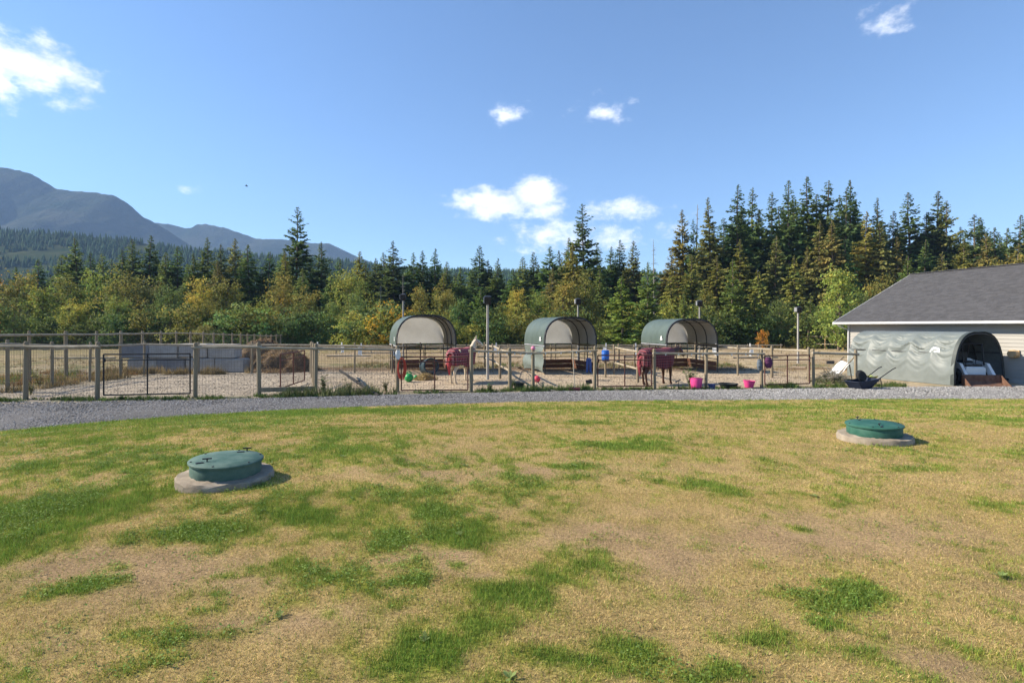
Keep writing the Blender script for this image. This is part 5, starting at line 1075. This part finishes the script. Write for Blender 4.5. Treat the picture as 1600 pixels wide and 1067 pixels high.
# white sheet on a leaning frame, brown brick, lime cloth
x, y = PX(1309, 23.4), 23.4; e = thing('covered_rack', 'white sheet draped over a leaning rack beside the brush pile', 'rack', (x, y, 0), R(8))
for s_ in (-1, 1): MB().tube([(-.45, s_ * .3, .05), (.55, s_ * .3, 1.05)], .03, 6).build('pole', wood, e)
MB().grid(lambda u, v: (-.45 + u * .75 + .03 * math.sin(v * 7), (v - .5) * .74, .14 + u * .70 + .03 * math.sin(u * 9 + v * 8) - .22 * abs(v - .5) ** 2 * 4 * .3), 12, 12).build('sheet', M('white_sheet', (.62, .62, .62), (.7, .7, .7), rough=.8, bump=.01, bscale=8, trans=.1), e, smooth=True)
MB().tube([(.3, -.3, .82), (.45, -.3, .0)], .025, 6).build('prop', wood, e); MB().box((-.05, .38, .78), (.35, .06, .14), ch=.01).build('dark_board', blackm, e)
x, y = P(1294, 606); e = thing('brown_brick', 'small brown block lying on the grass edge', 'block', (x, y, 0)); MB().box((0, 0, .06), (.17, .12, .13), .2, ch=.01).build('body', kick, e)
x, y = PX(1354, 23.0), 23.0; e = thing('lime_cloth', 'lime yellow cloth lying by the wheelbarrow handles', 'cloth', (x, y, .0)); MB().grid(lambda u, v: ((u - .5) * .75, (v - .5) * .5, .22 + .05 * math.sin(u * 8) + .05 * math.cos(v * 7) - .3 * (u - .5) ** 2), 12, 10).build('sheet', plast('lime_cloth', (.45, .50, .16), .8), e, smooth=True); MB().box((0, 0, .10), (.6, .36, .18), ch=.02).build('crate', wood, e)
# jumps in the arena
def jump(label, px, D, w):
    x = PX(px, D); e = thing('horse_jump', label, 'jump', (x, D, float(gz(x, D))), random.uniform(-.3, .3), 'jumps in the arena')
    for s_ in (-1, 1):
        st = MB().box((s_ * w / 2, 0, .55), (.10, .10, 1.1)).build('standard', insm, e); MB().box((s_ * w / 2, 0, .04), (.12, .6, .08)).build('foot', insm, st); MB().box((s_ * (w / 2 + .16), 0, .45), (.22, .04, .7)).build('wing', insm, e)
    for z in (.25, .6): MB().tube([(-w / 2, 0, z), (w / 2, 0, z)], .05, 8).build('pole', railm, e)
for i, (px, D, w) in enumerate([(590, 46, 2.8), (800, 50, 3), (970, 47, 2.6), (1145, 46, 2.8), (515, 56, 3)]):
    jump('white horse jump in the arena, ' + ['left of the left shelter', 'beside the middle shelter', 'behind the blue barrel', 'right of the right shelter', 'farthest left'][i], px, D, w)
for i, (px, D, L_, a) in enumerate([(320, 48, 4, .1), (545, 44, 3.6, .05), (780, 43, 3.6, -.1), (1180, 41, 3.8, .15), (130, 40, 4.5, .1), (1005, 42, 3.2, 0)]):
    x = PX(px, D); e = thing('ground_pole', 'pale pole lying on the arena ground, ' + ['over the manure pile', 'left of the left shelter', 'right of the cream horse', 'right of the right shelter', 'by the black wire gate', 'near the dark horse'][i], 'pole', (x, D, float(gz(x, D)) + .06), a, 'poles lying in the arena')
    MB().tube([(-L_ / 2, 0, 0), (0, .02, .01), (L_ / 2, 0, 0)], .07, 8).build('shaft', railm, e, smooth=True); MB().lathe([(.02, 0), (.074, .0), (.074, .02)], 8, (L_ / 2, 0, 0), mtx=Matrix.Rotation(R(90), 3, 'Y')).build('end_cap', wood, e)
# bird high over the left forest
b = thing('bird', 'tiny dark bird gliding in the sky over the left trees', 'bird', ((385 - 800) / FPX * 60, 60, CAMZ + (510 - 291) / FPX * 60), .4)
MB().tube([(-.16, 0, 0), (-.05, 0, .01), (.1, 0, .01), (.18, 0, .0)], [.01, .05, .05, .015], 6).build('body', blackm, b); 
for s_ in (-1, 1): MB().add([(.06, 0, .03), (-.06, 0, .03), (-.04, s_ * .22, .10), (.05, s_ * .24, .10), (-.05, s_ * .46, .06), (.06, 0, .02), (-.06, 0, .02), (-.04, s_ * .22, .09), (.05, s_ * .24, .09)], [(0, 1, 2, 3), (3, 2, 4), (8, 7, 6, 5), (4, 7, 8)]).build('wing', blackm, b)

# ------------------------------------------------------------------ haze
hz_ = MB().box((0, 0, 317), (5990, 5990, 646)); ho = hz_.build('haze', None); 
hmat = bpy.data.materials.new('haze_air'); hmat.use_nodes = True; hn = hmat.node_tree.nodes; hn.clear(); o = hn.new('ShaderNodeOutputMaterial'); pv = hn.new('ShaderNodeVolumePrincipled'); pv.inputs['Color'].default_value = (.40, .62, 1, 1); pv.inputs['Density'].default_value = .00018; pv.inputs['Anisotropy'].default_value = 0
hmat.node_tree.links.new(pv.outputs[0], o.inputs['Volume']); ho.data.materials.append(hmat); tag(ho, 'thin blue haze over the whole valley', 'haze', kind='stuff')
